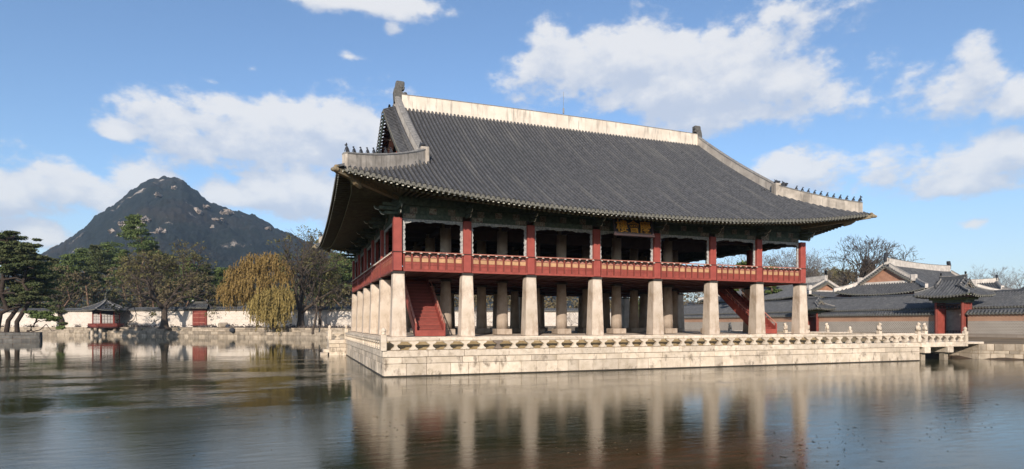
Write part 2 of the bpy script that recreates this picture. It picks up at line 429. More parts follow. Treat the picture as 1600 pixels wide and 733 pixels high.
# scraps of leaf and twig caught on the ice
sc = []
for i in range(460):
    px = RNG.uniform(20, 1620); d = RNG.uniform(14, 34)
    if RNG.random() < .6:
        cpx, cd_ = ((1470,27),(1500,20),(1330,17),(420,22),(950,16),(620,19),(1250,15))[RNG.integers(0,7)]; px = RNG.normal(cpx, 45); d = RNG.normal(cd_, 1.3)
    x, y = at(px, d)
    if y > -9: continue
    a = RNG.uniform(0, math.pi); l_ = RNG.uniform(.015, .05) if RNG.random() < .85 else RNG.uniform(.04, .11); w_ = RNG.uniform(.006, .02)
    ex = np.array([math.cos(a), math.sin(a), 0]); ey = np.array([-math.sin(a), math.cos(a), 0]); c = np.array([x, y, .008])
    sc += [c-ex*l_, c+ey*w_+[0,0,.012], c+ex*l_, c-ey*w_]
link(numpy_mesh('floating_leaves', np.array(sc), 4), 'floating_leaves', 'leaf_litter', None, kind='stuff')

# ------------------------------------------------------------------ stone courses
def course(parent, a, b, z0, z1, lmin, lmax, th, mt, name='stone_block', out=None, jit=.02, first=None, ch=.02):
    """a row of cut stones from a to b; out = unit normal of the face"""
    a2, b2 = Vector((*a, 0)), Vector((*b, 0)); L_ = (b2-a2).length; ex = (b2-a2).normalized()
    n = Vector((ex.y, -ex.x, 0)) if out is None else Vector((*out, 0)); pos = 0
    while pos < L_-.02:
        l_ = random.uniform(lmin, lmax)
        if L_-pos-l_ < lmin*.6: l_ = L_-pos
        c = a2+ex*(pos+l_/2)-n*(th/2-random.uniform(0, jit))
        MB().box((c.x, c.y, (z0+z1)/2), (l_-.02, th, z1-z0-.02), math.atan2(ex.y, ex.x), ch).build(name, mt, parent)
        pos += l_

# ------------------------------------------------------------------ platform
E = 1.29; XP = 45.6; YP = -2.5; ZW = 1.63
plat = thing('stone_platform', 'pale granite platform with carved stone balustrade standing in the pond under the red pavilion', 'stone platform', (20, 12, 0))
MB().box((22.1, 13.6, .3), (46.0, 31.4, 2.4)).build('rubble_core', 'core', plat)     # the fill behind the courses
MB().box((22.15, 14.2, 1.565), (45.6, 32.0, .13)).build('walkway', 'sand', plat)
course(plat, (-E-.03, YP-.03), (XP+.02, YP-.03), -.5, .055, 1.0, 2.1, .53, 'wet_stone', 'footing_stone', jit=.01)
course(plat, (-E, YP), (XP, YP), 0.055, .80, .7, 1.7, .55, 'granite_wall')
course(plat, (-E, YP), (XP, YP), .80, 1.21, 1.0, 2.6, .55, 'granite_wall')
course(plat, (-E-.07, YP-.07), (XP+.05, YP-.07), 1.21, 1.63, 2.3, 3.1, .75, 'granite', 'coping_stone', jit=.006)
course(plat, (-E-.03, 25), (-E-.03, YP-.02), -.5, .055, 1.0, 2.1, .53, 'wet_stone', 'footing_stone', jit=.01)
course(plat, (-E, 25), (-E, YP+.3), 0.055, .80, .8, 1.9, .55, 'granite_wall')
course(plat, (-E, 25), (-E, YP+.3), .80, 1.21, 1.0, 2.4, .55, 'granite_wall')
course(plat, (-E-.07, 25), (-E-.07, YP+.68), 1.21, 1.63, 2.3, 3.1, .7, 'granite', 'coping_stone', jit=.006)
course(plat, (XP, YP+.5), (XP, 29.5), -.4, .80, 1.2, 2.2, .5, 'granite_wall')
course(plat, (XP, YP+.5), (XP, 29.5), .80, 1.21, 1.2, 2.2, .5, 'granite_wall')
course(plat, (XP+.05, YP+.7), (XP+.05, 29.5), 1.21, 1.63, 2.3, 3.1, .7, 'granite', 'coping_stone', jit=.006)
# landing stage at the far left corner
for z0, z1 in ((-.5,.4), (.4,.8), (.8,1.21)):
    course(plat, (-3.0, 25), (-E, 25), z0, z1, .7, 1.2, .5, 'granite_wall')
    course(plat, (-3.0, 30), (-3.0, 25.5), z0, z1, .7, 1.4, .5, 'granite_wall')
MB().box((-2.2, 27.6, .3), (1.5, 4.2, 1.5)).build('rubble_core', 'core', plat)
course(plat, (-3.07, 24.93), (-E-.07, 24.93), 1.21, 1.63, 1.1, 1.3, .7, 'granite', 'coping_stone', jit=.006)
MB().box((-2.15, 27.8, 1.42), (1.6, 4.4, .36)).build('coping_stone', 'granite', plat)
for k in range(2): MB().box((-3.2-.3*k, 25.8, .45-.36*k), (.7, 1.6, .34), 0, .02).build('landing_step', 'granite', plat)

def baluster_mesh():
    m_ = MB(); hw = [(.0,.17),(.03,.29),(.10,.27),(.17,.15),(.25,.095),(.34,.10),(.40,.16),(.44,.27),(.475,.315),(.52,.33),(.56,.33)]
    poly = [(w_, z) for z, w_ in hw]+[(-w_, z) for z, w_ in reversed(hw)]
    m_.prism(poly, (0,0,0), (1,0,0), (0,0,1), (0,1,0), .26, .05)
    me = bpy.data.meshes.new('baluster'); me.from_pydata(m_.v, [], m_.f); me.materials.append(MAT['granite']); return me
BAL = baluster_mesh()
BALW = BAL.copy(); BALW.materials.clear(); BALW.materials.append(MAT['granite_weathered'])
def post(parent, x, y, z, h=.95, beast=None, face=0):
    o = MB().box((x, y, z+h/2), (.36, .36, h), 0, .03).build('rail_post', 'granite', parent)
    if beast:      # a seated guardian animal
        m_ = MB(); R_ = Matrix.Rotation(face, 3, 'Z'); zz = z+h
        def q(u, v): return tuple(Vector((x, y, zz))+R_ @ Vector((u, 0, v)))
        m_.box((x, y, zz+.05), (.34, .34, .10), 0, .02)
        m_.ball(q(-.06,.27), (.20,.16,.20)); m_.ball(q(.03,.40), (.14,.13,.22)); m_.ball(q(.08,.64), (.17,.14,.15)); m_.ball(q(.22,.60), (.10,.10,.08))
        m_.ball(q(-.2,.36), (.07,.07,.2)); m_.ball(q(.0,.76), (.08,.12,.05))
        for s_ in (-1, 1):
            pp = Vector((x, y, zz))+R_ @ Vector((.13, s_*.09, .10)); m_.tube([pp, pp+Vector((0,0,.28))], [.055,.05], 6)
            pp = Vector((x, y, zz))+R_ @ Vector((-.02, s_*.14, .16)); m_.ball(pp, (.14,.08,.10))
        m_.build('guardian_beast', 'granite', o, True)
    else:
        m_ = MB().lathe((x, y, z+h), [(.12,0),(.17,.05),(.10,.09),(.15,.16),(.17,.26),(.10,.36),(.02,.43)], 8)
        m_.build('lotus_finial', 'granite', o, True)
    return o
def balustrade(parent, a, b, z, pitch=1.08, weathered=(), seg=3.3, skip=.55):
    a2, b2 = Vector((*a, 0)), Vector((*b, 0)); L_ = (b2-a2).length; ex = (b2-a2).normalized(); rz = math.atan2(ex.y, ex.x)
    n = max(1, round(L_/pitch)); k = L_/n
    for i in range(n):
        c = a2+ex*(k*(i+.5))
        link(BALW if i in weathered else BAL, 'baluster', None, parent, False, (c.x, c.y, z), (0, 0, rz))
    pos = 0; ns = max(1, round(L_/seg)); l_ = L_/ns
    for i in range(ns):
        c = a2+ex*(l_*(i+.5))
        MB().box((c.x, c.y, z+.56+.095), (l_-.012, .26, .19), rz, .045).build('rail', 'granite', parent)
sv = MB()
for (a, b) in ((-1.1, 35.5),): sv.quad((a, YP+.45, 1.632), (b, YP+.45, 1.632), (b, -1.02, 2.12), (a, -1.02, 2.12))
sv.quad((35.5, YP+.45, 1.632), (XP-.7, YP+.45, 1.632), (XP-.7, 4, 2.0), (35.5, 4, 2.12))
sv.build('sand_verge', 'sand', plat)
balustrade(plat, (-E+.18, YP), (XP-.2, YP), ZW, 1.1, weathered=(6,))
balustrade(plat, (-E, 24.8), (-E, YP+.18), ZW)
balustrade(plat, (-2.85, 25.1), (-E-.2, 25.1), ZW)
balustrade(plat, (-2.95, 29.5), (-2.95, 25.2), ZW)
post(plat, -E, YP, ZW-.02, 1.0); post(plat, -E, 25, ZW-.02, 1.15); post(plat, -2.95, 25.1, ZW-.02, 1.1)
post(plat, XP-.2, YP, ZW-.02, .98, True, .0)
# stylobate that carries the columns
sty = plat
MB().box((17.2, 14.25, 2.0), (36.0, 30.1, .80)).build('stylobate_fill', 'column_stone', plat)
course(plat, (-1.0, -1.0), (35.4, -1.0), 1.63, 2.43, 2.4, 3.4, .5, 'granite', 'stylobate_stone')
course(plat, (-1.0, 29.5), (-1.0, -.5), 1.63, 2.43, 2.4, 3.4, .5, 'granite', 'stylobate_stone')
course(plat, (35.4, -.5), (35.4, 29.5), 1.63, 2.43, 2.4, 3.4, .5, 'granite', 'stylobate_stone')
# bridges to the east bank
def bridge(y0, y1, label, lx=51.6):
    b_ = thing('stone_bridge', label, 'stone bridge', (48.5, (y0+y1)/2, 0), 'stone bridges to the east bank')
    for k, (u0, u1) in enumerate(((XP+.05, 47.7), (47.7, 49.9), (49.9, lx+.2))):
        MB().box(((u0+u1)/2, (y0+y1)/2, 1.41), (u1-u0-.015, y1-y0+.3, .42), 0, .02).build('deck_slab', 'granite', b_)
    MB().box((lx+1.3, (y0+y1)/2, 1.5), (2.2, y1-y0+.3, .2), 0, .02).build('threshold_slab', 'granite', b_)
    for x in (46.3, 49.3):
        MB().box((x, (y0+y1)/2, .93), (.75, y1-y0+.5, .52), 0, .03).build('cross_beam', 'granite', b_)
        for yy in (y0+.4, y1-.4): MB().box((x, yy, .0), (.5, .5, 1.4), 0, .03).build('pier', 'granite_bank', b_)
    for yy in (y0, y1):
        balustrade(b_, (XP+.15, yy), (lx-.2, yy), 1.62, .88, (), 2.9)
        post(b_, lx, yy, 1.6, .98, yy == y1, math.pi)
    return b_
bridge(-2.5, 1.2, 'nearest stone bridge with carved balustrade joining platform and east bank')
bridge(9.5, 12.5, 'middle stone bridge behind the nearest one, its posts topped by small beasts')
bridge(21.5, 24.5, 'farthest stone bridge seen past the right end of the pavilion, before the small red gate')
post(plat, XP-.2, 1.2, ZW-.02, .98, True, 0); balustrade(plat, (XP-.2, 1.5), (XP-.2, 9.2), ZW)
for yy in (9.5, 12.5, 21.5, 24.5): post(plat, XP-.2, yy, ZW-.02, .98, True, math.pi*.5)
balustrade(plat, (XP-.2, 12.8), (XP-.2, 21.2), ZW)

# ------------------------------------------------------------------ pavilion
PAV = thing('pavilion', 'large two storey pavilion with dark tiled roof, red upper floor and tall tapering stone columns', 'pavilion', (17.2, 14.25, 2.43))
CX = [0, 4.66, 9.33, 14.58, 19.82, 25.07, 29.74, 34.4]
CYs = [0, 5.87, 11.46, 17.04, 22.63, 28.5]
ZF = 2.42
def taper_col(w0, w1, h, cap=False):
    m_ = MB(); m_.box((0, 0, h/2), (w0, w0, h), 0, .03, w1/w0)
    me = bpy.data.meshes.new('stone_column'); me.from_pydata(m_.v, [], m_.f); me.materials.append(MAT['column_stone']); return me
SQ = taper_col(.98, .74, 4.14)
m_ = MB().box((0,0,.07), (.80,.80,.16), 0, .02); CAPM = bpy.data.meshes.new('column_cap'); CAPM.from_pydata(m_.v, [], m_.f); CAPM.materials.append(MAT['column_top'])
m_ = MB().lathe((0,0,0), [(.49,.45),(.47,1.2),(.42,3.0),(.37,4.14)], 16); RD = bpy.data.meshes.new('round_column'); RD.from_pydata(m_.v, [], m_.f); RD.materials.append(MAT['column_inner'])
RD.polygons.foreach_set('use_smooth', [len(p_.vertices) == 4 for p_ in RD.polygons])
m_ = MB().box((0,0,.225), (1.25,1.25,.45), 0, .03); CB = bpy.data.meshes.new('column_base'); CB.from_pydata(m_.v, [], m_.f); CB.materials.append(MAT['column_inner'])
for i, x in enumerate(CX):
    for j, y in enumerate(CYs):
        outer = i in (0, 7) or j in (0, 5)
        if outer:
            c = link(SQ, 'stone_column', None, PAV, False, (x, y, ZF))
            link(CAPM, 'column_cap', None, c, False, (x, y, ZF+4.14))
        else:
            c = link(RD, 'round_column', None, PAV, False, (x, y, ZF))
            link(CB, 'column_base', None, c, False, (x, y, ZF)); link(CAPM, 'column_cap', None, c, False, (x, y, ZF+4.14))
# floor of the upper storey
fl = MB()
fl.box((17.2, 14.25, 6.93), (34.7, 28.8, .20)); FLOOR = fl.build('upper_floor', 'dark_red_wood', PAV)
bmx = MB()
for y in CYs[1:-1]: bmx.box((17.2, y, 6.77), (34.0, .34, .13))
for k in range(1, 28): bmx.box((17.2+(k-14)*1.22, 14.25, 6.805), (.16, 28.2, .05))
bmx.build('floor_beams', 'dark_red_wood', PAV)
# red frame, parapet boards, rail
FY = -.30
def parapet(a, b, n, detail=True):
    """one bay of the parapet between a and b (outer face line)"""
    a2, b2 = Vector((*a, 0)), Vector((*b, 0)); ex = (b2-a2).normalized(); L_ = (b2-a2).length; nn = Vector((ex.y, -ex.x, 0)); rz = math.atan2(ex.y, ex.x)
    def bx(m2, u, z, l_, h_, off, th, ch=0): c = a2+ex*u+nn*off; m2.box((c.x, c.y, z), (l_, th, h_), rz, ch)
    m2 = MB(); bx(m2, L_/2, 7.33, L_, 1.04, -.11, .06); bx(m2, L_/2, 6.80, L_, .14, -.02, .2)
    P0 = m2.build('parapet', 'red_wood', PAV)
    m2 = MB(); bx(m2, L_/2, 8.0, L_, .075, .06, .11, .02); m2.build('top_rail', 'rail_wood', P0)
    k = L_/n
    for i in range(n):
        u = (i+.5)*k
        for z, h_ in ((7.02, .27), (7.25, .17)):
            m3 = MB(); bx(m3, u, z, k-.10, h_, -.065, .05, .008); m3.build('board', 'red_wood', P0)
        m3 = MB(); bx(m3, u, 7.50, k-.14, .27, -.065, .05, .008); m3.build('ochre_board', 'ochre_panel', P0)
        m3 = MB(); bx(m3, u, 7.78, k-.12, .23, -.079, .02); m3.build('opening_shade', 'dark_timber', P0)  # dark strip standing in for the shaded opening under the rail
        m3 = MB()                                     # cloud-shaped bracket under the rail
        c = a2+ex*u+nn*(-.03)
        m3.prism([(-.20,0),(.20,0),(.17,.06),(.06,.10),(.0,.13),(-.06,.10),(-.17,.06)], (c.x, c.y, 7.66), tuple(ex), (0,0,1), tuple(nn), .05); m3.build('cloud_bracket', 'rail_wood', P0)
    for i in range(n+1):
        u = min(max(i*k, .06), L_-.06); m3 = MB(); bx(m3, u, 7.36, .085, 1.0, -.03, .11, .012); bx(m3, u, 7.90, .13, .09, .05, .12, .02)
        bp = m3.build('stile', 'deep_red_wood', P0)  # brownish stile, darkened to stand in for the shadow gaps beside it
        m3 = MB(); c = a2+ex*u+nn*.125; m3.ball((c.x, c.y, 7.93), (.10,.05,.035), 6, 4); m3.build('lotus_knob', 'white_paint', bp)
for i in range(7): parapet((CX[i]+.3, FY), (CX[i+1]-.3, FY), 8 if 2 <= i <= 4 else 7)
for j in range(5): parapet((-.30, CYs[j+1]-.3), (-.30, CYs[j]+.3), 8)
for j in range(5): parapet((34.70, CYs[j]+.3), (34.70, CYs[j+1]-.3), 4)
for i in range(7): parapet((CX[i+1]-.3, 28.8), (CX[i]+.3, 28.8), 4)
POSTS = {}
for i, x in enumerate(CX):
    for j, y in enumerate(CYs):
        if i in (0, 7) or j in (0, 5):
            dx = -.06 if i == 0 else .06 if i == 7 else 0; dy = -.06 if j == 0 else .06 if j == 5 else 0
            pt = MB().box((x+dx, y+dy, 8.5), (.56, .56, 3.5), 0, .03).build('upper_post', 'red_post', PAV)
            MB().box((x+dx, y+dy, 7.98), (.60, .60, .07), 0, .01).build('post_band', 'dark_timber', pt)
        else:
            MB().lathe((x, y, 7.03), [(.44,0),(.42,4.0)], 14).build('inner_post', 'inner_column', PAV, True)
# inner folding doors hung between the middle posts and the boarded ceiling
for (ya, xs) in ((5.87, range(1, 6)),):
    for i in xs:
        m_ = MB(); m_.box(((CX[i]+CX[i+1])/2, ya+.05, 10.45), (CX[i+1]-CX[i]-.9, .12, 1.1)); m_.build('hanging_door', 'dark_wood', PAV)
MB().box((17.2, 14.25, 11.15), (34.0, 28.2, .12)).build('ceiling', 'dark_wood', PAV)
m_ = MB()
for y in CYs[1:-1]: m_.box((17.2, y, 10.9), (33.6, .34, .4))
for x in CX[1:-1]: m_.box((x, 14.25, 10.8), (.34, 27.6, .3))
m_.build('ceiling_beams', 'dark_wood', PAV)
# lintels, painted ends, pale carved frames, brackets
def lintel_side(cols, line, horiz, sgn):
    for i in range(len(cols)-1):
        a, b = cols[i]+.28, cols[i+1]-.28; mid = (a+b)/2; L_ = b-a
        def bx(m2, u, z, l_, h_, off, th, ch=0):
            if horiz: m2.box((u, line+sgn*off, z), (l_, th, h_), 0, ch)
            else: m2.box((line+sgn*off, u, z), (th, l_, h_), 0, ch)
        m2 = MB(); bx(m2, mid, 10.40, L_, .34, .0, .3, .01); ln = m2.build('lintel', 'green_paint', PAV)
        for u in (a+.45, b-.45):
            m2 = MB(); bx(m2, u, 10.40, .8, .30, .155, .02); m2.build('painted_end', 'painted_end', ln)
        m2 = MB(); bx(m2, mid, 10.85, L_+.5, .52, -.06, .12); bw = m2.build('bracket_wall', 'green_paint', PAV)
        for u in (a+.75, mid, b-.75):
            m2 = MB(); bx(m2, u, 10.80, .5, .40, .02, .06, .01); m2.build('painted_block', 'painted_end', bw)
        m2 = MB(); bx(m2, mid, 11.62, L_+.6, 1.0, .02, .34, .01); m2.build('purlin_beam', 'green_paint', PAV)
        # carved frame: wavy strip under the lintel and down both posts
        rng = random.Random(i*7+int(line*3)); n = 26; z0 = 10.22
        def strip(pts_in, pts_out, nm, fo=0):
            m3 = MB()
            for k in range(len(pts_in)-1):
                qs = (pts_out[k], pts_out[k+1], pts_in[k+1], pts_in[k])
                b_ = m3.base()
                for off in (.10+fo, .02+fo):
                    for (u, z) in qs: m3.v.append((u, line+sgn*off, z) if horiz else (line+sgn*off, u, z))
                m3.f += [(b_,b_+1,b_+2,b_+3), (b_+7,b_+6,b_+5,b_+4), (b_+3,b_+2,b_+6,b_+7), (b_,b_+4,b_+5,b_+1)]
            return m3.build(nm, 'pale_trim', ln)
        tin, tout = [], []
        for k in range(n+1):
            s_ = k/n; u = a+s_*L_; e_ = min(s_, 1-s_)*2
            tout.append((u, z0)); tin.append((u, z0-.13-.05*abs(math.sin(s_*math.pi*9))-.12*(1-e_)**3-.06*(math.sin(s_*math.pi*2*3) > .3)+rng.uniform(-.015,.015)))
        strip(tin, tout, 'carved_lintel_trim')
        for ua, dr in ((a, 1), (b, -1)):
            pin, pout = [], []
            for k in range(23):
                z = 10.2-k*(2.15/22); wd = .13+.06*abs(math.sin(k*.9))+(.10 if k < 3 else 0)+(.03 if k > 19 else 0)+rng.uniform(-.012,.012)
                pout.append((ua, z)); pin.append((ua+dr*wd, z))
            strip(pin, pout, 'carved_post_trim', .016)
    for i, c in enumerate(cols):      # bracket arm with beak on each post
        m2 = MB()
        for (l_, h_, z, w_) in ((.9,.22,10.55,.16), (1.25,.24,10.85,.16), (1.0,.22,11.12,.16)):
            if horiz: m2.box((c, line+sgn*l_/2, z), (w_, l_, h_), 0, .03)
            else: m2.box((line+sgn*l_/2, c, z), (l_, w_, h_), 0, .03)
        for l_, z in ((.95,10.55), (1.3,10.86)):
            pth = [(l_, z-.05), (l_+.16, z+.0), (l_+.26, z+.14)]
            m2.tube([(c, line+sgn*u, zz) if horiz else (line+sgn*u, c, zz) for u, zz in pth], [.07,.05,.015], 5)
        ba = m2.build('bracket_arm', 'green_paint', PAV)
        m3 = MB()
        for l_, z in ((1.0,10.50), (1.36,10.80)):
            pth = [(l_-.1, z-.1), (l_+.1, z-.05), (l_+.2, z+.10)]
            m3.tube([(c, line+sgn*u, zz) if horiz else (line+sgn*u, c, zz) for u, zz in pth], [.02,.03,.012], 4)
        m3.build('beak_edge', 'white_paint', ba)
lintel_side(CX, 0, True, -1); lintel_side(CYs, 0, False, -1); lintel_side(CX, 28.5, True, 1); lintel_side(CYs, 34.4, False, 1)
# stairs
def stair(x0, x1, y0, z0, rise, run, nm='stair'):
    n = 17; st = MB(); w_ = x1-x0
    s0 = MB()
    for x in (x0, x1):
        s0.prism([(0,0),(.5,0),(run+.3,rise),(run-.25,rise),(0,.55)], (x, y0, z0), (0,1,0), (0,0,1), (1,0,0), .10)
    ST = s0.build(nm, 'red_wood', PAV)
    for k in range(n):
        MB().box(((x0+x1)/2, y0+.25+run*(k+.5)/n, z0+.12+rise*(k+.55)/n), (w_-.1, run/n+.10, .055), 0, .008).build('tread', 'red_wood', ST)
        MB().box(((x0+x1)/2, y0+.24+run*(k)/n, z0+.02+rise*(k+.5)/n), (w_-.1, .025, rise/n)).build('riser', 'deep_red_wood', ST)
    MB().box(((x0+x1)/2, y0-.02, z0+.2), (w_, .06, .4), 0, .01).build('bottom_panel', 'red_wood', ST)
    for x in (x0, x1):
        h = .62
        MB().tube([(x, y0, z0+h+.25), (x, y0+run*.72, z0+h+.25+rise*.72)], .055, 6).build('handrail', 'rail_wood', ST)
        MB().box((x, y0+.05, z0+.45), (.13,.13,.9), 0, .01).build('newel', 'red_wood', ST)
        m2 = MB(); m2.prism([(0,.42),(run*.7,.42+rise*.7),(run*.7,.62+rise*.7),(0,.62)], (x, y0+.1, z0), (0,1,0), (0,0,1), (1,0,0), .04); m2.build('side_panel', 'red_wood', ST)
        for k in range(9):
            f = k/9*.7; MB().box((x, y0+.3+run*f, z0+.72+rise*f), (.05,.06,.42)).build('spindle', 'rail_wood', ST)
    return ST
stair(1.45, 3.45, 1.3, ZF, 4.4, 6.0)
stair(31.3, 33.1, 1.3, ZF, 4.4, 6.0)
# name board with three characters, read from the right
NB = thing('name_board', 'dark name board with three gold characters hanging under the front eaves of the pavilion', 'name board', (16.75, -1.75, 10.4))
tl = Matrix.Rotation(rad(-14), 3, 'X')
m_ = MB().box((16.75, -1.8, 10.28), (3.0, .09, 1.12), 0, .01, 1, tl); m_.build('panel', 'board_black', NB)
for (u, v, su, sv) in ((0,.63,3.4,.15), (0,-.63,3.4,.15), (-1.58,0,.15,1.12), (1.58,0,.15,1.12)):
    c = Vector((16.75, -1.8, 10.28))+tl @ Vector((u, -.03, v)); MB().box(tuple(c), (su, .14, sv), 0, .03, 1, tl).build('frame', 'board_frame', NB)
for ch, u in (('樓', -.98), ('會', 0), ('慶', .98)):
    cu = bpy.data.curves.new('character', 'FONT'); cu.body = ch; cu.size = 1.0; cu.align_x = 'CENTER'; cu.align_y = 'CENTER'; cu.extrude = .02; cu.offset = .009
    to = bpy.data.objects.new('character_tmp', cu); COL.objects.link(to); bpy.context.view_layer.update()
    me = bpy.data.meshes.new_from_object(to.evaluated_get(bpy.context.evaluated_depsgraph_get())); bpy.data.objects.remove(to)
    c = Vector((16.75, -1.8, 10.25))+tl @ Vector((u, -.065, 0))
    link(me, 'gold_character', 'gold', NB, False, tuple(c), (rad(90-14), 0, 0))
# ------------------------------------------------------------------ main roof
XL, XR, YF, YB, YR = -4.06, 38.0, -3.75, 32.2, 12.5
XM, HXR, YM, HYR = (XL+XR)/2, (XR-XL)/2, (YF+YB)/2, (YB-YF)/2
ZE, ZR, ZG = 10.84, 22.1, 14.55
GL, GR = 2.0, 33.5
def lift(u): return 1.45*abs(u)**2.4
def zex(x): return ZE+lift((x-XM)/HXR)
def zey(y): return ZE+lift((y-YM)/HYR)
def gc(t): return t*(.80+.20*t)
def zf(x, y):  t_ = (y-YF)/(YR-YF); e = zex(x); return e+(ZR-e)*gc(t_)
def zb(x, y):  t_ = (YB-y)/(YB-YR); e = zex(x); return e+(ZR-e)*gc(t_)
def zl(x, y):  t_ = (x-XL)/(GL-XL); e = zey(y); return e+(ZG-e)*t_*(.86+.14*t_)
def zr(x, y):  t_ = (XR-x)/(XR-GR); e = zey(y); return e+(ZG-e)*t_*(.86+.14*t_)
ROOF = MB().box((17.2, 14.25, 12.3), (30, 22, .5)).build('roof', 'dark_wood', PAV)   # boarded core; the tiled slopes are its children
def row(mb, ends, path, side, w_, r, step=.36, disc=True, ch=None):
    """one channel and one half-round cover row along path (eave first); side = horizontal unit vector across"""
    p = [Vector(q) for q in path]; side = Vector(side)
    cm = ch or mb; b = cm.base(); n = len(p)
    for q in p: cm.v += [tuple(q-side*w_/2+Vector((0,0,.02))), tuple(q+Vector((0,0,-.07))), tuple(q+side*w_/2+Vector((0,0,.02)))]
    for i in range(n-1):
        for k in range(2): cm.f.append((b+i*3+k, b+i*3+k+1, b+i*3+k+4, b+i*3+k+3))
    # cover tiles, each a little narrower at its upper end so that the laps show
    A = [(math.cos(t_), math.sin(t_)) for t_ in (math.pi*q/4 for q in range(5))]
    for i in range(n-1):
        b = mb.base(); d = p[i+1]-p[i]; up = Vector((0,0,1))
        for q, rr in ((p[i], r*1.03), (p[i+1], r*.965)):
            for cx_, cz_ in A: mb.v.append(tuple(q+side*(w_/2+cx_*rr)+up*(cz_*rr*1.5+.01)))
        for k in range(4): mb.f.append((b+k, b+k+1, b+5+k+1, b+5+k))
    if disc:
        d = (p[0]-p[1]).normalized(); b = ends.base(); c = p[0]+side*w_/2+Vector((0,0,.01))
        for off, rr in ((.03, r*1.12), (-.03, r*1.12)):
            for k in range(8):
                t_ = 2*math.pi*k/8; ends.v.append(tuple(c+d*off+side*(math.cos(t_)*rr)+Vector((0,0,math.sin(t_)*rr))))
        ends.f.append(tuple(b+k for k in range(8)))
        for k in range(8): ends.f.append((b+k, b+8+k, b+8+(k+1) % 8, b+(k+1) % 8))
        b = ends.base()      # drip tile of the channel
        for k in range(5):
            u = (k-2)/2; ends.v.append(tuple(p[0]+d*.05+side*(u*w_*.42)+Vector((0,0,.05-.05*(1-u*u)))))
        for k in range(5):
            u = (k-2)/2; ends.v.append(tuple(p[0]+d*.07+side*(u*w_*.36)+Vector((0,0,-.02-.13*(1-u*u)))))
        for k in range(4): ends.f.append((b+k, b+k+1, b+6+k, b+5+k))
def run(fn, st, en, cond, n):
    out = []
    for k in range(n+1):
        q = st+(en-st)*k/n
        out.append((q, fn(q)))
        if not cond(q): break
    return out
STEP = .335
def slope(name, kind):
    mb, ends, ch = MB(), MB(), MB()
    if kind in 'FB':
        N = int((XR-XL)/STEP); y0, y1, fn = (YF, YR, zf) if kind == 'F' else (YB, YR, zb)
        for i in range(N):
            x = XL+(i+.5)*(XR-XL)/N; pts = []
            nseg = 44 if kind == 'F' else 22
            for k in range(nseg+1):
                y = y0+(y1-y0)*k/nseg; z = fn(x, y)
                if x < GL-.7 and zl(x, y) < z-.12: break
                if x > GR+.7 and zr(x, y) < z-.12: break
                pts.append((x, y, z))
            if len(pts) > 1: row(mb, ends, pts, (1, 0, 0) if kind == 'F' else (-1, 0, 0), (XR-XL)/N, .108, ch=ch)
    else:
        N = int((YB-YF)/STEP); x0, x1, fn = (XL, GL+.8, zl) if kind == 'L' else (XR, GR-.8, zr)
        for i in range(N):
            y = YF+(i+.5)*(YB-YF)/N; pts = []
            for k in range(19):
                x = x0+(x1-x0)*k/18; z = fn(x, y)
                if zf(x, y) < z-.12 and y < YR: break
                if zb(x, y) < z-.12 and y > YR: break
                pts.append((x, y, z))
            if len(pts) > 1: row(mb, ends, pts, (0, -1, 0) if kind == 'L' else (0, 1, 0), (YB-YF)/N, .108, ch=ch)
    o_ = mb.build('tile_rows', 'tile', ROOF, False, kind='stuff'); ch.build('channel_tiles', 'channel_tile_shaded', ROOF, False, kind='stuff')
    ends.build('tile_ends', 'tile_end', ROOF, False, kind='stuff')
for k in 'FBLR': slope('tiles', k)
def ridge(path, h, w_, name, mt, cap=True, base_drop=.15, taper=None, parent=None):
    """plastered ridge wall following path, with a tiled cap"""
    p = [Vector(q) for q in path]; m2 = MB(); c2 = MB(); n = len(p)
    for i in range(n):
        d = p[min(i+1, n-1)]-p[max(i-1, 0)]; s_ = Vector((-d.y, d.x, 0)).normalized()
        hh = h if taper is None else h*(taper[0]+(taper[1]-taper[0])*i/(n-1))
        for sg, z in ((-1, -base_drop), (-1, hh), (1, hh), (1, -base_drop)): m2.v.append(tuple(p[i]+s_*(sg*w_/2)+Vector((0,0,z))))
        for sg, z in ((-1.1, hh), (-1.1, hh+.05), (-.5, hh+.12), (.5, hh+.12), (1.1, hh+.05), (1.1, hh)): c2.v.append(tuple(p[i]+s_*(sg*w_/2)+Vector((0,0,z))))
    for i in range(n-1):
        for k in range(4): m2.f.append((i*4+k, i*4+(k+1) % 4, i*4+4+(k+1) % 4, i*4+4+k))
        for k in range(6): c2.f.append((i*6+k, i*6+(k+1) % 6, i*6+6+(k+1) % 6, i*6+6+k))
    for e in (0, n-1):
        m2.f.append(tuple(e*4+k for k in range(4))); c2.f.append(tuple(e*6+k for k in range(6)))
    r_ = m2.build(name, mt, parent or ROOF); 
    if cap: c2.build('ridge_cap', 'cap_tile', r_)
    return r_
RX0, RX1 = 2.35, 33.25
def rz_(x): t_ = (x-RX0)/(RX1-RX0); return ZR-.05+.20*4*t_*(1-t_)*.55
MAIN = ridge([(RX0+(RX1-RX0)*k/24, YR, rz_(RX0+(RX1-RX0)*k/24)) for k in range(25)], 1.08, .55, 'main_ridge', 'plaster', base_drop=.5)
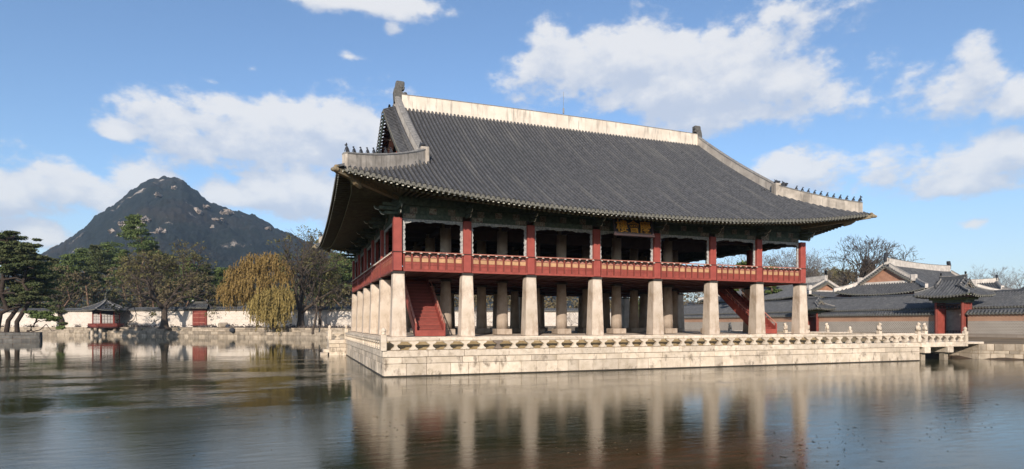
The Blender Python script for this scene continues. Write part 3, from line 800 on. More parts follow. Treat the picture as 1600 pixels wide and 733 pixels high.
def finial(parent, x, y, z, s_, dirx, mt='figure_grey'):
    """ridge-end dragon: a body that rises from the ridge and curls over, with a snout and a fin"""
    m2 = MB(); ex = (dirx, 0, 0)
    m2.prism([(-.55,-.7),(.62,-.7),(.62,.05),(.40,.16),(.20,.26),(.14,.40),(.24,.50),(.42,.56),(.44,.78),(.34,.84),(.42,.92),(.42,1.22),(-.36,1.24),(-.42,.86),(-.52,.6),(-.60,.2)], (x, y, z), ex, (0,0,1), (0,1,0), .58, .05)
    m2.ball((x+dirx*.5, y, z+.22), (.22,.3,.16)); m2.ball((x+dirx*.12, y-.3, z+.75), (.16,.08,.16)); m2.ball((x+dirx*.12, y+.3, z+.75), (.16,.08,.16))
    m2.box((x+dirx*.03, y, z+1.24), (.66, .5, .10), 0, .02)
    b = m2.base(); v = [(x+(a-x)*s_, y+(b_-y)*s_, z+(c-z)*s_) for a, b_, c in m2.v]; m2.v = v
    return m2.build('ridge_dragon', mt, parent)
finial(MAIN, RX0-.15, YR, 23.12, .93, 1); finial(MAIN, RX1+.1, YR, 22.9, .9, -1)
MB().tube([(17.9, YR, 23.5), (17.9, YR, 24.0)], .09, 6).tube([(17.9, YR, 23.9), (17.9, YR, 25.6)], .018, 4).build('lightning_rod', 'metal', MAIN)
def beast_head(parent, c, d, s_=1.0):
    m2 = MB(); d = Vector((d[0], d[1], 0)).normalized(); c = Vector(c)
    m2.ball(tuple(c+Vector((0,0,.2*s_))), (.26*s_,.24*s_,.26*s_)); m2.ball(tuple(c+d*.3*s_+Vector((0,0,.22*s_))), (.2*s_,.18*s_,.12*s_)); m2.ball(tuple(c+d*.26*s_+Vector((0,0,.02*s_))), (.14*s_,.14*s_,.07*s_))
    for k in (-1, 1):
        q = c+Vector((-d.y,d.x,0))*(.13*s_*k)+Vector((0,0,.4*s_)); m2.tube([q, q-d*.16*s_+Vector((0,0,.18*s_))], [.06*s_,.015*s_], 5)
    m2.box(tuple(c-d*.05), (.5*s_,.5*s_,.2*s_), math.atan2(d.y, d.x))
    return m2.build('beast_head', 'figure_dark', parent)
def figurine(parent, c, d, k, s_=1.0):
    m2 = MB(); d = Vector((d[0], d[1], 0)).normalized(); c = Vector(c)
    def P_(u, z): return tuple(c+d*(u*s_)+Vector((0,0,z*s_)))
    m2.tube([P_(-.1,0), P_(-.05,.2), P_(.02,.4)], [.15*s_,.12*s_,.07*s_], 6); m2.ball(P_(.07,.48), (.09*s_,.08*s_,.09*s_), 6, 4); m2.ball(P_(.16,.46), (.06*s_,.05*s_,.04*s_), 6, 4)
    sd = Vector((-d.y,d.x,0))*.07*s_
    for sg in (-1, 1): q = Vector(P_(.16,.0))+sd*sg; m2.tube([q, Vector(P_(.06,.3))+sd*sg], [.045*s_,.04*s_], 4)
    if k == 0: m2.tube([P_(.05,.5), P_(.03,.66)], [.09*s_,.02*s_], 5)
    return m2.build('roof_figurine', 'figure_dark', parent)
def hip(gx, xe, ye, fy, fs, nfig, head):
    """hip ridge from the gable foot to the eave corner"""
    pts = []; sgx = 1 if xe > gx else -1
    for k in range(25):
        x = gx+(xe-sgx*.42-gx)*k/24
        lo_, hi_ = (ye, YR)
        for _ in range(40):
            mid = (lo_+hi_)/2
            if fs(x, mid) > fy(x, mid): lo_ = mid
            else: hi_ = mid
        pts.append((x, lo_, fy(x, lo_)))
    r_ = ridge(pts, .82, .46, 'hip_ridge', 'plaster_grey', taper=(1.0, .95), base_drop=.25)
    pv = [Vector(q) for q in pts]; L_ = 0; acc = [0]
    for a, b in zip(pv[:-1], pv[1:]): L_ += (b-a).length; acc.append(L_)
    def along(s_):
        for i in range(24):
            if acc[i+1] >= s_: return pv[i].lerp(pv[i+1], (s_-acc[i])/(acc[i+1]-acc[i]))
        return pv[-1]
    d = pv[-1]-pv[0]; h0 = .93
    for k in range(nfig):
        s_ = L_-.15-k*(.50 if nfig > 8 else .56); q = along(s_); figurine(r_, (q.x, q.y, q.z+h0), d, k, .62 if k else .78)
    if head: q = along(L_-.3-nfig*.52-.25); beast_head(r_, (q.x, q.y, q.z+h0), d, .8)
    # end block at the gable foot, corner beam with its dragon head under the eave corner
    q = pv[0]; MB().box((q.x-sgx*.12, q.y+(.12 if ye < YR else -.12), q.z+.38), (.62, .62, 1.35), 0, .05).build('ridge_block', 'plaster_grey', r_)
    return pts
HFL = hip(GL, XL, YF, zf, zl, 8, False)
HFR = hip(GR, XR, YF, zf, zr, 11, True)
HBL = hip(GL, XL, YB, zb, zl, 6, False)
HBR = hip(GR, XR, YB, zb, zr, 8, False)
def descending(gx, foot, fy, y1, sg):
    y0 = foot[1]; n = 20; pts = [(gx, y0+(y1-y0)*k/n, fy(gx, y0+(y1-y0)*k/n)) for k in range(n+1)]
    r_ = ridge(pts, .80, .46, 'descending_ridge', 'plaster_pale', base_drop=.2, taper=(1.05, 1.15))
    beast_head(r_, (gx+sg*.0, y0+(.25 if y1 > y0 else -.25), fy(gx, y0)+1.0), (0, -1 if y1 > y0 else 1), .85)
    # verge tiles: short rows laid outward from the ridge to the bargeboard
    mb, ends = MB(), MB(); m = 40
    for k in range(m):
        y = y0+(y1-y0)*(k+.5)/m; z = fy(gx, y)
        row(mb, ends, [(gx+sg*(1.25), y, z-.30), (gx+sg*.62, y, z-.04), (gx+sg*.1, y, z+.14)], (0, 1, 0), abs(y1-y0)/m, .11)
    mb.build('verge_tiles', 'tile', r_, kind='stuff'); ends.build('verge_ends', 'tile_end', r_, kind='stuff')
    bb = MB()      # bargeboard
    for k in range(16):
        ya, yb_ = y0+(y1-y0)*k/16, y0+(y1-y0)*(k+1)/16; za, zb_ = fy(gx, ya)-.35, fy(gx, yb_)-.35
        b_ = bb.base(); bb.v += [(gx+sg*1.1+q, yy, zz) for q in (-.05, .05) for yy, zz in ((ya, za), (yb_, zb_), (yb_, zb_-.55), (ya, za-.55))]
        bb.f += [(b_,b_+1,b_+2,b_+3), (b_+4,b_+5,b_+6,b_+7), (b_+3,b_+2,b_+6,b_+7), (b_,b_+1,b_+5,b_+4)]
    bb.build('bargeboard', 'green_paint', r_)
    rf = MB()      # rafter ends under the verge
    for k in range(14):
        y = y0+(y1-y0)*(k+.5)/14; z = fy(gx, y)-.55; rf.box((gx+sg*.65, y, z), (.95, .13, .14), 0, .01)
    rf.build('verge_rafters', 'painted_end', r_, kind='stuff')
descending(GL, HFL[0], zf, YR-.2, -1); descending(GL, HBL[0], zb, YR+.2, -1)
descending(GR, HFR[0], zf, YR-.2, 1); descending(GR, HBR[0], zb, YR+.2, 1)
for gx, sg, fl_, bl_ in ((GL+.55, 1, HFL, HBL), (GR-.55, -1, HFR, HBR)):
    pts = [(y, zf(gx, y)-.55) for y in np.linspace(fl_[0][1], YR, 9)]+[(y, zb(gx, y)-.55) for y in np.linspace(YR, bl_[0][1], 9)[1:]]
    z0 = ZG-.5; m2 = MB(); m2.prism([(y, z) for y, z in pts]+[(bl_[0][1], z0), (fl_[0][1], z0)], (gx, 0, 0), (0,1,0), (0,0,1), (1,0,0), .15)
    gb = m2.build('gable_wall', 'red_wood', ROOF)
    for k in range(26):
        y = fl_[0][1]+1.2+(bl_[0][1]-fl_[0][1]-2.4)*k/25; zt_ = (zf(gx, y) if y < YR else zb(gx, y))-.9
        if zt_ > z0+.5: MB().box((gx-sg*.11, y, (z0+zt_)/2), (.06, .12, zt_-z0)).build('batten', 'red_wood', gb)
    for y, z in ((YR-3.6, 16.2), (YR, 19.3), (YR, 16.4)): MB().box((gx-sg*.25, y, z), (.5, .7, .5), 0, .05).build('beam_end', 'red_wood', gb)
# underside: eave boards, round rafters, flying rafters, corner beams
sf = MB()
def eave_pt(u, side, v):
    """u along the side (0..1), v inward from the eave"""
    if side == 'F': x = XL+(XR-XL)*u; return Vector((x, YF+v, 0)), zex(x)
    if side == 'B': x = XL+(XR-XL)*u; return Vector((x, YB-v, 0)), zex(x)
    if side == 'L': y = YF+(YB-YF)*u; return Vector((XL+v, y, 0)), zey(y)
    y = YF+(YB-YF)*u; return Vector((XR-v, y, 0)), zey(y)
def inner_pt(q, side):
    x = min(max(q.x, .1), 34.3); y = min(max(q.y, .1), 28.4)
    return Vector((x, .1 if side == 'F' else 28.4 if side == 'B' else y, 11.95)) if side in 'FB' else Vector((.1 if side == 'L' else 34.3, y, 11.95))
rr_, fr_, re_, fe_ = MB(), MB(), MB(), MB()
for side in 'FBLR':
    n = 60; rows_ = []
    for i in range(n+1):
        q, e = eave_pt(i/n, side, 0); q.z = e-.06; ip = inner_pt(q, side); h_ = Vector((ip.x-q.x, ip.y-q.y, 0)); hl = h_.length
        mid = q+h_*(1.15/max(hl, 1.15)); mid.z = e+.12
        rows_.append((q, mid, ip))
    for i in range(n):
        for k in range(2): sf.quad(rows_[i][k], rows_[i+1][k], rows_[i+1][k+1], rows_[i][k+1])
    nr = 118 if side in 'FB' else 100
    for i in range(nr):
        u = (i+.5)/nr; q, e = eave_pt(u, side, 0); q.z = e; ip = inner_pt(q, side)
        h_ = Vector((ip.x-q.x, ip.y-q.y, 0)); hl = h_.length; h_.normalize()
        if hl < .5: continue
        a = q+h_*1.05; a.z = e-.10; bq = Vector((ip.x, ip.y, 11.72))
        det = side in 'FL'
        rr_.tube([a, bq], .095, 6 if det else 4)
        re_.tube([a-h_*.015, a+h_*.01], .098, 10 if det else 5)
        a = q+h_*.12; a.z = e-.15; bq = q+h_*1.5; bq.z = e+.08; rz2 = math.atan2(h_.y, h_.x)
        c = (a+bq)/2; ln = (bq-a).length
        fr_.tube([a, bq], .085, 4); fe_.tube([a-h_*.012, a+h_*.008], .088, 4)
SOF = sf.build('soffit', 'soffit', ROOF)
rr_.build('rafters', 'rafter', SOF, kind='stuff'); fr_.build('flying_rafters', 'rafter', SOF, kind='stuff')
re_.build('rafter_ends', 'rafter_end', SOF, kind='stuff'); fe_.build('flying_rafter_ends', 'white_paint', SOF, kind='stuff')
for v, dz, h_ in ((.06, -.10, .09), (1.08, .0, .10)):
    eb = MB()
    for side in 'FBLR':
        n = 40
        prev = None
        for i in range(n+1):
            q, e = eave_pt(i/n, side, 0); ip = inner_pt(q, side); hv = Vector((ip.x-q.x, ip.y-q.y, 0)).normalized(); c = q+hv*v; c.z = e+dz
            if prev is not None: eb.quad(prev-Vector((0,0,h_/2)), c-Vector((0,0,h_/2)), c+Vector((0,0,h_/2)), prev+Vector((0,0,h_/2)))
            prev = c
    eb.build('eave_board', 'rafter', SOF)
for (xe, ye, xi, yi) in ((XL, YF, .2, .2), (XR, YF, 34.2, .2), (XL, YB, .2, 28.3), (XR, YB, 34.2, 28.3)):
    z = zex(xe)
    d = Vector((xe-xi, ye-yi, 0)).normalized(); a = Vector((xi, yi, 11.55)); m_ = Vector((xe, ye, z-.42))-d*1.9; e1 = Vector((xe, ye, z-.22))+d*.05
    m2 = MB(); m2.tube([a, m_, e1], [.24,.22,.19], 4); m2.tube([m_-Vector((0,0,.28)), m_+d*.5-Vector((0,0,.18)), m_+d*.8-Vector((0,0,.02))], [.2,.17,.12], 6)
    cb = m2.build('corner_beam', 'dragon_wood', SOF)
    m2 = MB(); m2.ball(tuple(e1+d*.1+Vector((0,0,.05))), (.22,.22,.18)); m2.ball(tuple(e1+d*.28+Vector((0,0,.0))), (.17,.17,.12)); m2.ball(tuple(e1+d*.02+Vector((0,0,.26))), (.15,.15,.08))
    m2.build('dragon_head', 'dragon_wood', cb)
# ------------------------------------------------------------------ smaller hip-and-gable roofs
def hip_gable(parent, cx, cy, ang, Lr, Ex, Ey, Gy, ze, zr, lf=.5, step=.36, nseg=12, rh=.6, plaster='plaster_far', gable='brick_gable', r=.09, figs=0, tilemat='tile_far', gable_ends=(1, -1)):
    """ridge along local x; Lr half ridge, Ex/Ey half eaves, Gy half gable; everything becomes children of parent"""
    ca, sa = math.cos(ang), math.sin(ang)
    def w3(x, y, z): return (cx+x*ca-y*sa, cy+x*sa+y*ca, z)
    def lx(x): return ze+lf*abs(x/Ex)**2.6
    def ly(y): return ze+lf*abs(y/Ey)**2.6
    def g_(t_): return t_*(.78+.22*t_)
    def zfr(x, y): return lx(x)+(zr-lx(x))*g_((Ey-abs(y))/Ey)
    zg = ze+(zr-ze)*g_((Ey-Gy)/Ey)
    def zsd(x, y): t_ = (Ex-abs(x))/(Ex-Lr); return ly(y)+(zg-ly(y))*t_*(.85+.15*t_)
    core = MB(); fq = max(.2, (zg-ze)/(zr-ze)); xr_ = max(.3, Ex-(Ex-Lr+.35)/fq)
    b = core.base(); core.v += [w3(sx_*(Ex-.25), sy_*(Ey-.25), ze-.12) for sx_, sy_ in ((-1,-1),(1,-1),(1,1),(-1,1))]+[w3(sx_*xr_, 0, zr-.4) for sx_ in (-1, 1)]
    core.f += [(3,2,1,0), (0,1,5,4), (2,3,4,5), (1,2,5), (3,0,4)]
    rf = core.build('roof', 'dark_timber', parent)
    mb, ends = MB(), MB()
    for sg in (-1, 1):
        n = max(3, int(2*Ex/step))
        for i in range(n):
            x = -Ex+(i+.5)*2*Ex/n; pts = []
            for k in range(nseg+1):
                y = Ey*(1-k/nseg); z = zfr(x, y)
                if abs(x) > Lr+.35 and zsd(x, y) < z-.06: break
                pts.append(w3(x, sg*y, z))
            if len(pts) > 1: row(mb, ends, pts, (-sg*ca, -sg*sa, 0), 2*Ex/n, r)
        n = max(3, int(2*Ey/step))
        for i in range(n):
            y = -Ey+(i+.5)*2*Ey/n; pts = []
            for k in range(nseg//2+1):
                x = Ex-(Ex-Lr+.35)*k/(nseg//2); z = zsd(x, y)
                if zfr(x, y) < z-.06: break
                pts.append(w3(sg*x, y, z))
            if len(pts) > 1: row(mb, ends, pts, (-sg*sa, sg*ca, 0), 2*Ey/n, r)
    mb.build('tile_rows', tilemat, rf, kind='stuff'); ends.build('tile_ends', 'tile_end', rf, kind='stuff')
    n = 10
    R0 = ridge([w3(-Lr-.2+(2*Lr+.4)*k/n, 0, zr-.05+.3*rh*abs(2*k/n-1)**2) for k in range(n+1)], rh, rh*.6, 'main_ridge', plaster, base_drop=.2, parent=rf)
    for sg in (-1, 1): finial(R0, *w3(sg*(Lr+.05), 0, zr+rh*1.15), rh*.85, -sg*ca, 'figure_dark')
    for sx_ in (-1, 1):
        for sy_ in (-1, 1):
            yg = Gy
            for _ in range(1): pass
            p1 = [w3(sx_*Lr, sy_*(yg*(1-k/8)), zfr(Lr, yg*(1-k/8))) for k in range(8)]
            d_ = ridge(p1, rh*.6, rh*.5, 'descending_ridge', plaster, base_drop=.15, parent=rf)
            MB().box(w3(sx_*Lr, sy_*(yg+.1), zfr(Lr, yg)+rh*.4), (rh*.8, rh*.8, rh*1.2), ang, .04).build('ridge_block', plaster, d_)
            p2 = []
            for k in range(9):
                x = Lr+(Ex-.25-Lr)*k/8; lo_, hi_ = 0., Ey
                for _ in range(30):
                    md = (lo_+hi_)/2
                    if zfr(x, md) > zsd(x, md): lo_ = md
                    else: hi_ = md
                p2.append(w3(sx_*x, sy_*lo_, min(zfr(x, lo_), zsd(x, lo_))))
            h_ = ridge(p2, rh*.55, rh*.45, 'hip_ridge', plaster, base_drop=.15, parent=rf)
            for k in range(figs):
                q = Vector(p2[-1-k//2]); figurine(h_, (q.x, q.y, q.z+rh*.6), Vector(p2[-1])-Vector(p2[0]), k, rh*.8)
    for sx_ in gable_ends:
        yy = np.linspace(-Gy, Gy, 9); m2 = MB()
        poly = [(y, zfr(Lr, y)-.35) for y in yy]+[(Gy, zg-.4), (-Gy, zg-.4)]
        o3 = w3(sx_*(Lr-.05), 0, 0); m2.prism(poly, o3, (-sa, ca, 0), (0,0,1), (ca, sa, 0), .12); gw = m2.build('gable_wall', gable, rf)
        m2 = MB()
        m2.box(w3(sx_*(Lr+.1), 0, zg-.02), (.25, Gy*1.9, .5), ang); m2.build('gable_sill', plaster, gw)
        for sy_ in (-1, 1):     # bargeboards with short verge tiles
            mb2, e2 = MB(), MB()
            for k in range(int(Gy/.32)):
                y = Gy*(1-(k+.5)/int(Gy/.32)); z = zfr(Lr, y)
                row(mb2, e2, [w3(sx_*(Lr+.55), sy_*y, z-.2), w3(sx_*(Lr+.28), sy_*y, z), w3(sx_*(Lr+.02), sy_*y, z+.12)], (-sa, ca, 0), .32, .1)
            mb2.build('verge_tiles', tilemat, gw, kind='stuff'); e2.build('verge_ends', 'tile_end', gw, kind='stuff')
            m2 = MB()
            for k in range(8):
                a, b2 = Gy*(1-k/8), Gy*(1-(k+1)/8); b_ = m2.base()
                m2.v += [w3(sx_*(Lr+.42)+q, sy_*yy_, zz) for q in (-.04, .04) for yy_, zz in ((a, zfr(Lr,a)-.22), (b2, zfr(Lr,b2)-.22), (b2, zfr(Lr,b2)-.6), (a, zfr(Lr,a)-.6))]
                m2.f += [(b_,b_+1,b_+2,b_+3), (b_+4,b_+5,b_+6,b_+7), (b_+3,b_+2,b_+6,b_+7)]
            m2.build('bargeboard', 'painted_end', gw)
    # eaves underside: rafters
    m2, e2 = MB(), MB()
    for sy_ in (-1, 1):
        n = int(2*Ex/(step*1.1))
        for i in range(n):
            x = -Ex*.97+(i+.5)*2*Ex*.97/n; z = lx(x)-.16
            a, b2 = Vector(w3(x, sy_*(Ey-.12), z)), Vector(w3(x*.9, sy_*(Ey-1.3), z+.25)); m2.tube([a, b2], .06, 4); d = (a-b2).normalized(); e2.tube([a, a+d*.02], .062, 4)
    for sx_ in (-1, 1):
        n = int(2*Ey/(step*1.1))
        for i in range(n):
            y = -Ey*.97+(i+.5)*2*Ey*.97/n; z = ly(y)-.16
            a, b2 = Vector(w3(sx_*(Ex-.12), y, z)), Vector(w3(sx_*(Ex-1.3), y*.9, z+.25)); m2.tube([a, b2], .06, 4); d = (a-b2).normalized(); e2.tube([a, a+d*.02], .062, 4)
    m2.build('rafters', 'green_rafter', rf, kind='stuff'); e2.build('rafter_ends', 'white_paint', rf, kind='stuff')
    return rf, w3
def simple_slope(parent, A, B, C, D, n, nseg=4, r=.09, name='tile_rows', mt='tile_far', sag=.0, disc=True):
    """eave A to B, top D to C"""
    mb, ends = MB(), MB(); A, B, C, D = map(Vector, (A, B, C, D)); s_ = (B-A).normalized(); s_.z = 0; s_.normalize()
    wd = (B-A).length/n
    for i in range(n):
        f = (i+.5)/n; a, c = A.lerp(B, f), D.lerp(C, f)
        row(mb, ends, [a.lerp(c, k/nseg)-Vector((0,0,sag*math.sin(math.pi*k/nseg))) for k in range(nseg+1)], -s_, wd, r, disc=disc)
    mb.build(name, mt, parent, kind='stuff')
    if disc: ends.build('tile_ends', 'tile_end', parent, kind='stuff')

def wall_face(parent, pts, z0, z1, th, mt, name, off=0):
    """masonry band along the polyline pts (UV in metres)"""
    m2 = MB(); m2.uv = []; u0 = 0
    for a, b in zip(pts[:-1], pts[1:]):
        a2, b2 = Vector((*a, 0)), Vector((*b, 0)); L_ = (b2-a2).length; e = (b2-a2).normalized(); n = Vector((e.y, -e.x, 0))
        for sg in (1, -1):
            o_ = n*(sg*(th/2+off)); q = [a2+o_+Vector((0,0,z0)), b2+o_+Vector((0,0,z0)), b2+o_+Vector((0,0,z1)), a2+o_+Vector((0,0,z1))]
            uv = [(u0, z0), (u0+L_, z0), (u0+L_, z1), (u0, z1)]
            if sg < 0: q.reverse(); uv.reverse()
            m2.quad(*q); m2.uv += uv
        o_ = n*(th/2+off)
        m2.quad(a2-o_+Vector((0,0,z1)), a2+o_+Vector((0,0,z1)), b2+o_+Vector((0,0,z1)), b2-o_+Vector((0,0,z1))); m2.uv += [(0,0),(.1,0),(.1,.1),(0,.1)]
        u0 += L_
    return m2.build(name, mt, parent)
def wall_cap(parent, pts, z, hw, h, pitch=.42):
    m3 = None
    for a, b in zip(pts[:-1], pts[1:]):
        a2, b2 = Vector((*a, z)), Vector((*b, z)); L_ = (b2-a2).length; e = (b2-a2).normalized(); n = Vector((e.y, -e.x, 0)); nn = max(2, int(L_/pitch))
        cp = MB(); mid = (a2+b2)/2; cp.box((mid.x, mid.y, z-.06), (L_, hw*1.5, .16), math.atan2(e.y, e.x)); cpo = cp.build('wall_cap', 'dark_timber', parent)
        simple_slope(cpo, a2+n*hw, b2+n*hw, b2+Vector((0,0,h)), a2+Vector((0,0,h)), nn, 2, pitch*.27)
        simple_slope(cpo, b2-n*hw, a2-n*hw, a2+Vector((0,0,h)), b2+Vector((0,0,h)), nn, 2, pitch*.27, disc=False)
        m3 = MB(); m3.tube([a2+Vector((0,0,h+.02)), b2+Vector((0,0,h+.02))], .16, 6); m3.build('cap_ridge', 'tile_far', cpo)

# ------------------------------------------------------------------ east wall, gallery, gates, halls
GY1, GY2 = 13.7, 36.0
XW = 75
EW = thing('brick_wall', 'long grey brick palace wall with orange band and tiled cap on the east bank', 'wall', (XW, 30, 1.42))
for (y0, y1) in ((-24, GY1-2.0), (GY1+2.0, GY2-1.4), (GY2+1.4, 92)):
    pts = [(XW, y1), (XW, y0)]
    wall_face(EW, pts, 1.3, 2.0, .74, 'base_stone', 'stone_footing'); wall_face(EW, pts, 2.0, 3.62, .62, 'grey_brick', 'grey_brick_field'); wall_face(EW, pts, 3.62, 4.42, .64, 'orange_brick', 'orange_brick_band')
    wall_cap(EW, pts, 4.56, .52, .38)
GAL = thing('gallery', 'long low gallery building with plain grey tiled roof running behind the east brick wall', 'gallery building', (81, 35, 1.4))
MB().box((81, 35, 3.3), (8, 118, 3.9)).build('wall', 'plaster_far', GAL)
gr_ = MB().box((81, 35, 5.35), (9, 120, .3)).build('roof', 'dark_timber', GAL)
simple_slope(gr_, (76.3, 95, 5.35), (76.3, -25, 5.35), (81.5, -25, 7.5), (81.5, 95, 7.5), 330, 8, .1, sag=.12)
simple_slope(gr_, (86.7, -25, 5.35), (86.7, 95, 5.35), (81.5, 95, 7.5), (81.5, -25, 7.5), 160, 3, .1)
MB().tube([(81.5, -25, 7.55), (81.5, 95, 7.55)], .22, 6).build('ridge_cap', 'tile_far', gr_)

def gate(cx, cy, label, s_, open_leaf=True, Ly=3.5):
    G = thing('palace_gate', label, 'gate', (cx, cy, 1.42), 'roofed gates in the east wall')
    h = 4.7*s_
    for yy in (-1.65*s_, 1.65*s_):
        for xx in (-.75*s_, .75*s_):
            MB().lathe((cx+xx, cy+yy, 1.4), [(.2*s_,0),(.19*s_,h)], 10).build('post', 'deep_red_wood', G)
        MB().box((cx, cy+yy, 1.4+h*.5), (1.3*s_, .12, h)).build('side_panel', 'deep_red_wood', G)
        for k in range(4): MB().box((cx, cy+yy, 1.7+h*.25*k), (1.35*s_, .20, .14)).build('cross_rail', 'red_wood', G)
        for xx in (-.35, .35): MB().box((cx+xx*s_, cy+yy, 1.4+h*.5), (.10, .17, h*.98)).build('stile', 'red_wood', G)
    MB().box((cx, cy, 1.4+h+.1), (1.7*s_, 4.2*s_, .35)).build('lintel', 'green_paint', G)
    MB().box((cx, cy, 1.4+h+.45), (2.1*s_, 4.9*s_, .35)).build('bracket_beam', 'green_rafter', G)
    MB().box((cx-.8*s_, cy, 1.4+h-.35), (.14, 3.2*s_, .25)).build('transom', 'dark_timber', G)
    for k in range(9): MB().box((cx-.8*s_, cy-1.4*s_+k*.35*s_, 1.4+h-.62), (.06, .05, .34)).build('transom_bar', 'dark_timber', G)
    lf_ = MB().box((cx+.0*s_, cy+1.45*s_, 1.4+h*.42), (1.7*s_, .09, h*.80), 0, .01).build('door_leaf', 'red_wood', G)
    if not open_leaf: MB().box((cx+.4*s_, cy, 1.4+h*.42), (.09, 3.1*s_, h*.80), 0, .01).build('door_leaf', 'dark_red_wood', G)
    else: MB().box((cx+1.0*s_, cy-1.45*s_, 1.4+h*.42), (1.7*s_, .09, h*.80), 0, .01).build('door_leaf', 'red_wood', G)
    MB().box((cx, cy, 1.5), (1.8*s_, 3.8*s_, .2), 0, .02).build('threshold', 'granite_bank', G)
    hip_gable(G, cx, cy, math.pi/2, 1.5*s_, 3.7*s_, 2.55*s_, 1.0*s_, 1.4+h+.75*s_, 1.4+h+3.0*s_, .35*s_, .36*s_+.03, 8, .42*s_, 'tile_far', 'brick_gable', .09)
    return G
gate(XW, GY1, 'larger roofed red gate with open doors where the nearest stone bridge meets the east bank', 1.0)
gate(XW, GY2, 'smaller roofed red gate farther along the east wall, just right of the pavilion', .78, False)
# iron fence behind the open gate
fe = thing('iron_fence', 'low dark iron fence seen through the open doors of the larger roofed gate', 'fence', (79.4, GY1, 1.42))
for k in range(14): MB().box((75.9, GY1-1.2+k*.19, 1.95), (.04, .04, .9)).build('picket', 'dark_timber', fe)
for z in (1.65, 2.3): MB().box((75.9, GY1, z), (.05, 2.6, .05)).build('fence_rail', 'dark_timber', fe)

def hall(label, cx, cy, ang, Lr, Ex, Ey, Gy, ze, zr, ends, rh=.9, body='plaster_far', lf=.8, step=.4):
    H = thing('palace_hall', label, 'hall', (cx, cy, 1.42), 'tiled palace halls behind the east wall')
    MB().box((cx, cy, (1.4+ze)/2), (2*Ex-4.4, 2*Ey-4.4, ze-1.4), ang).build('wall', body, H)
    for sx_ in (-1, 1):
        for k in range(5):
            y = (-.5+k/4)*(2*Ey-4.0); x = sx_*(Ex-2.1); MB().lathe((cx+x*math.cos(ang)-y*math.sin(ang), cy+x*math.sin(ang)+y*math.cos(ang), 1.4), [(.25,0),(.25,ze-1.4)], 8).build('post', 'red_wood', H)
    hip_gable(H, cx, cy, ang, Lr, Ex, Ey, Gy, ze, zr, lf, step, 12, rh, gable_ends=ends)
    return H
a_, b_ = at(1385, 100), at(1482, 113.5)
hall('palace hall with orange brick gable facing left and long pale ridge behind the larger gate', (a_[0]+b_[0])/2, (a_[1]+b_[1])/2, math.atan2(b_[1]-a_[1], b_[0]-a_[0]), math.dist(a_, b_)/2, math.dist(a_, b_)/2+3.4, 7.4, 4.1, 8.2, 13.3, (1, -1))
hall('palace hall whose pale ridge starts right beside the red corner post of the pavilion', 89, 58.5, math.pi/2, 12.5, 16, 7.5, 4.0, 8.0, 11.4, (1, -1))
a_, b_ = at(1470, 128), at(1557, 124)
hall('smaller palace hall with a pale hip at its right end, beyond the larger gate', (a_[0]+b_[0])/2, (a_[1]+b_[1])/2, math.atan2(b_[1]-a_[1], b_[0]-a_[0]), math.dist(a_, b_)/2, math.dist(a_, b_)/2+3.2, 6.5, 3.4, 9.0, 12.0, (1, -1), .7)
a_, b_ = at(1618, 99), at(1700, 99)
hall('dark roof corner of a palace hall cut off by the right edge of the picture', (a_[0]+b_[0])/2, (a_[1]+b_[1])/2, math.atan2(b_[1]-a_[1], b_[0]-a_[0]), math.dist(a_, b_)/2, math.dist(a_, b_)/2+3.0, 6, 3.4, 7.6, 10.2, (1, -1), .6)
# far pagoda tower
px_, py_ = at(1357, 262)
TW = thing('pagoda_tower', 'tall tiered grey pagoda tower far off behind the bare tree', 'pagoda tower', (px_, py_, 1.4))
MB().lathe((px_, py_, 1.4), [(11,0),(11,9)], 8).build('podium', 'granite_bank', TW)
for zb_, hb, rb, re2 in ((9.5,4.5,6.2,9.0), (15.6,4.0,4.6,7.0), (21.2,3.6,3.4,5.6), (26.2,3.6,2.4,4.7)):
    MB().lathe((px_, py_, zb_), [(rb,0),(rb,hb)], 8).build('tier_wall', 'dark_wood', TW)
    for k in range(8): a0 = 2*math.pi*(k+.5)/8; MB().lathe((px_+rb*math.cos(a0), py_+rb*math.sin(a0), zb_), [(.3,0),(.3,hb)], 6).build('tier_post', 'dark_timber', TW)
    MB().lathe((px_, py_, zb_+hb), [(re2,.15),(re2*.72,.5),(re2*.42,1.3),(.5,2.5 if zb_ > 26 else 1.9)], 8).build('tier_roof', 'tile_far', TW)
MB().lathe((px_, py_, 32.2), [(.35,0),(.5,.6),(.2,1.2),(.3,1.7),(.06,3.2)], 6).build('spire', 'tile_far', TW)

# ------------------------------------------------------------------ banks
EB = thing('retaining_wall', 'granite retaining wall along the east bank under the grey brick wall', 'retaining wall', (56, -4, 0))
epts = east[0:6]
for a, b in zip(epts[:-1], epts[1:]):
    far_ = a[1] > 15
    course(EB, b, a, -.6, .5, 1.2, 2.0, .5, 'granite_bank', jit=.06, out=None) if False else None
    for z0, z1, l0, l1 in ((-.6,.50,.6,1.2), (.50,.80,.6,1.2), (.80,1.42,.5,1.05)):
        if far_: l0 *= 2; l1 *= 2
        e = (Vector((*b,0))-Vector((*a,0))).normalized(); n = (e.y, -e.x)
        if n[0] > 0: n = (-n[0], -n[1])
        course(EB, a, b, z0, z1, l0, l1, .5, 'granite_bank', jit=.07, out=n)
sh = MB(); k = 26; inner, outer_ = [], []
for i in range(k+1):
    f = i/k; xx = 45.9+(62-45.9)*f; 
    inner.append((53.2+max(0, (xx-53)), 9-17.5*f, .5)); outer_.append((47.8+8.5*f+.7*math.sin(i*1.7)+.4*math.sin(i*3.1), 9-15.5*f-4*f, -.05))
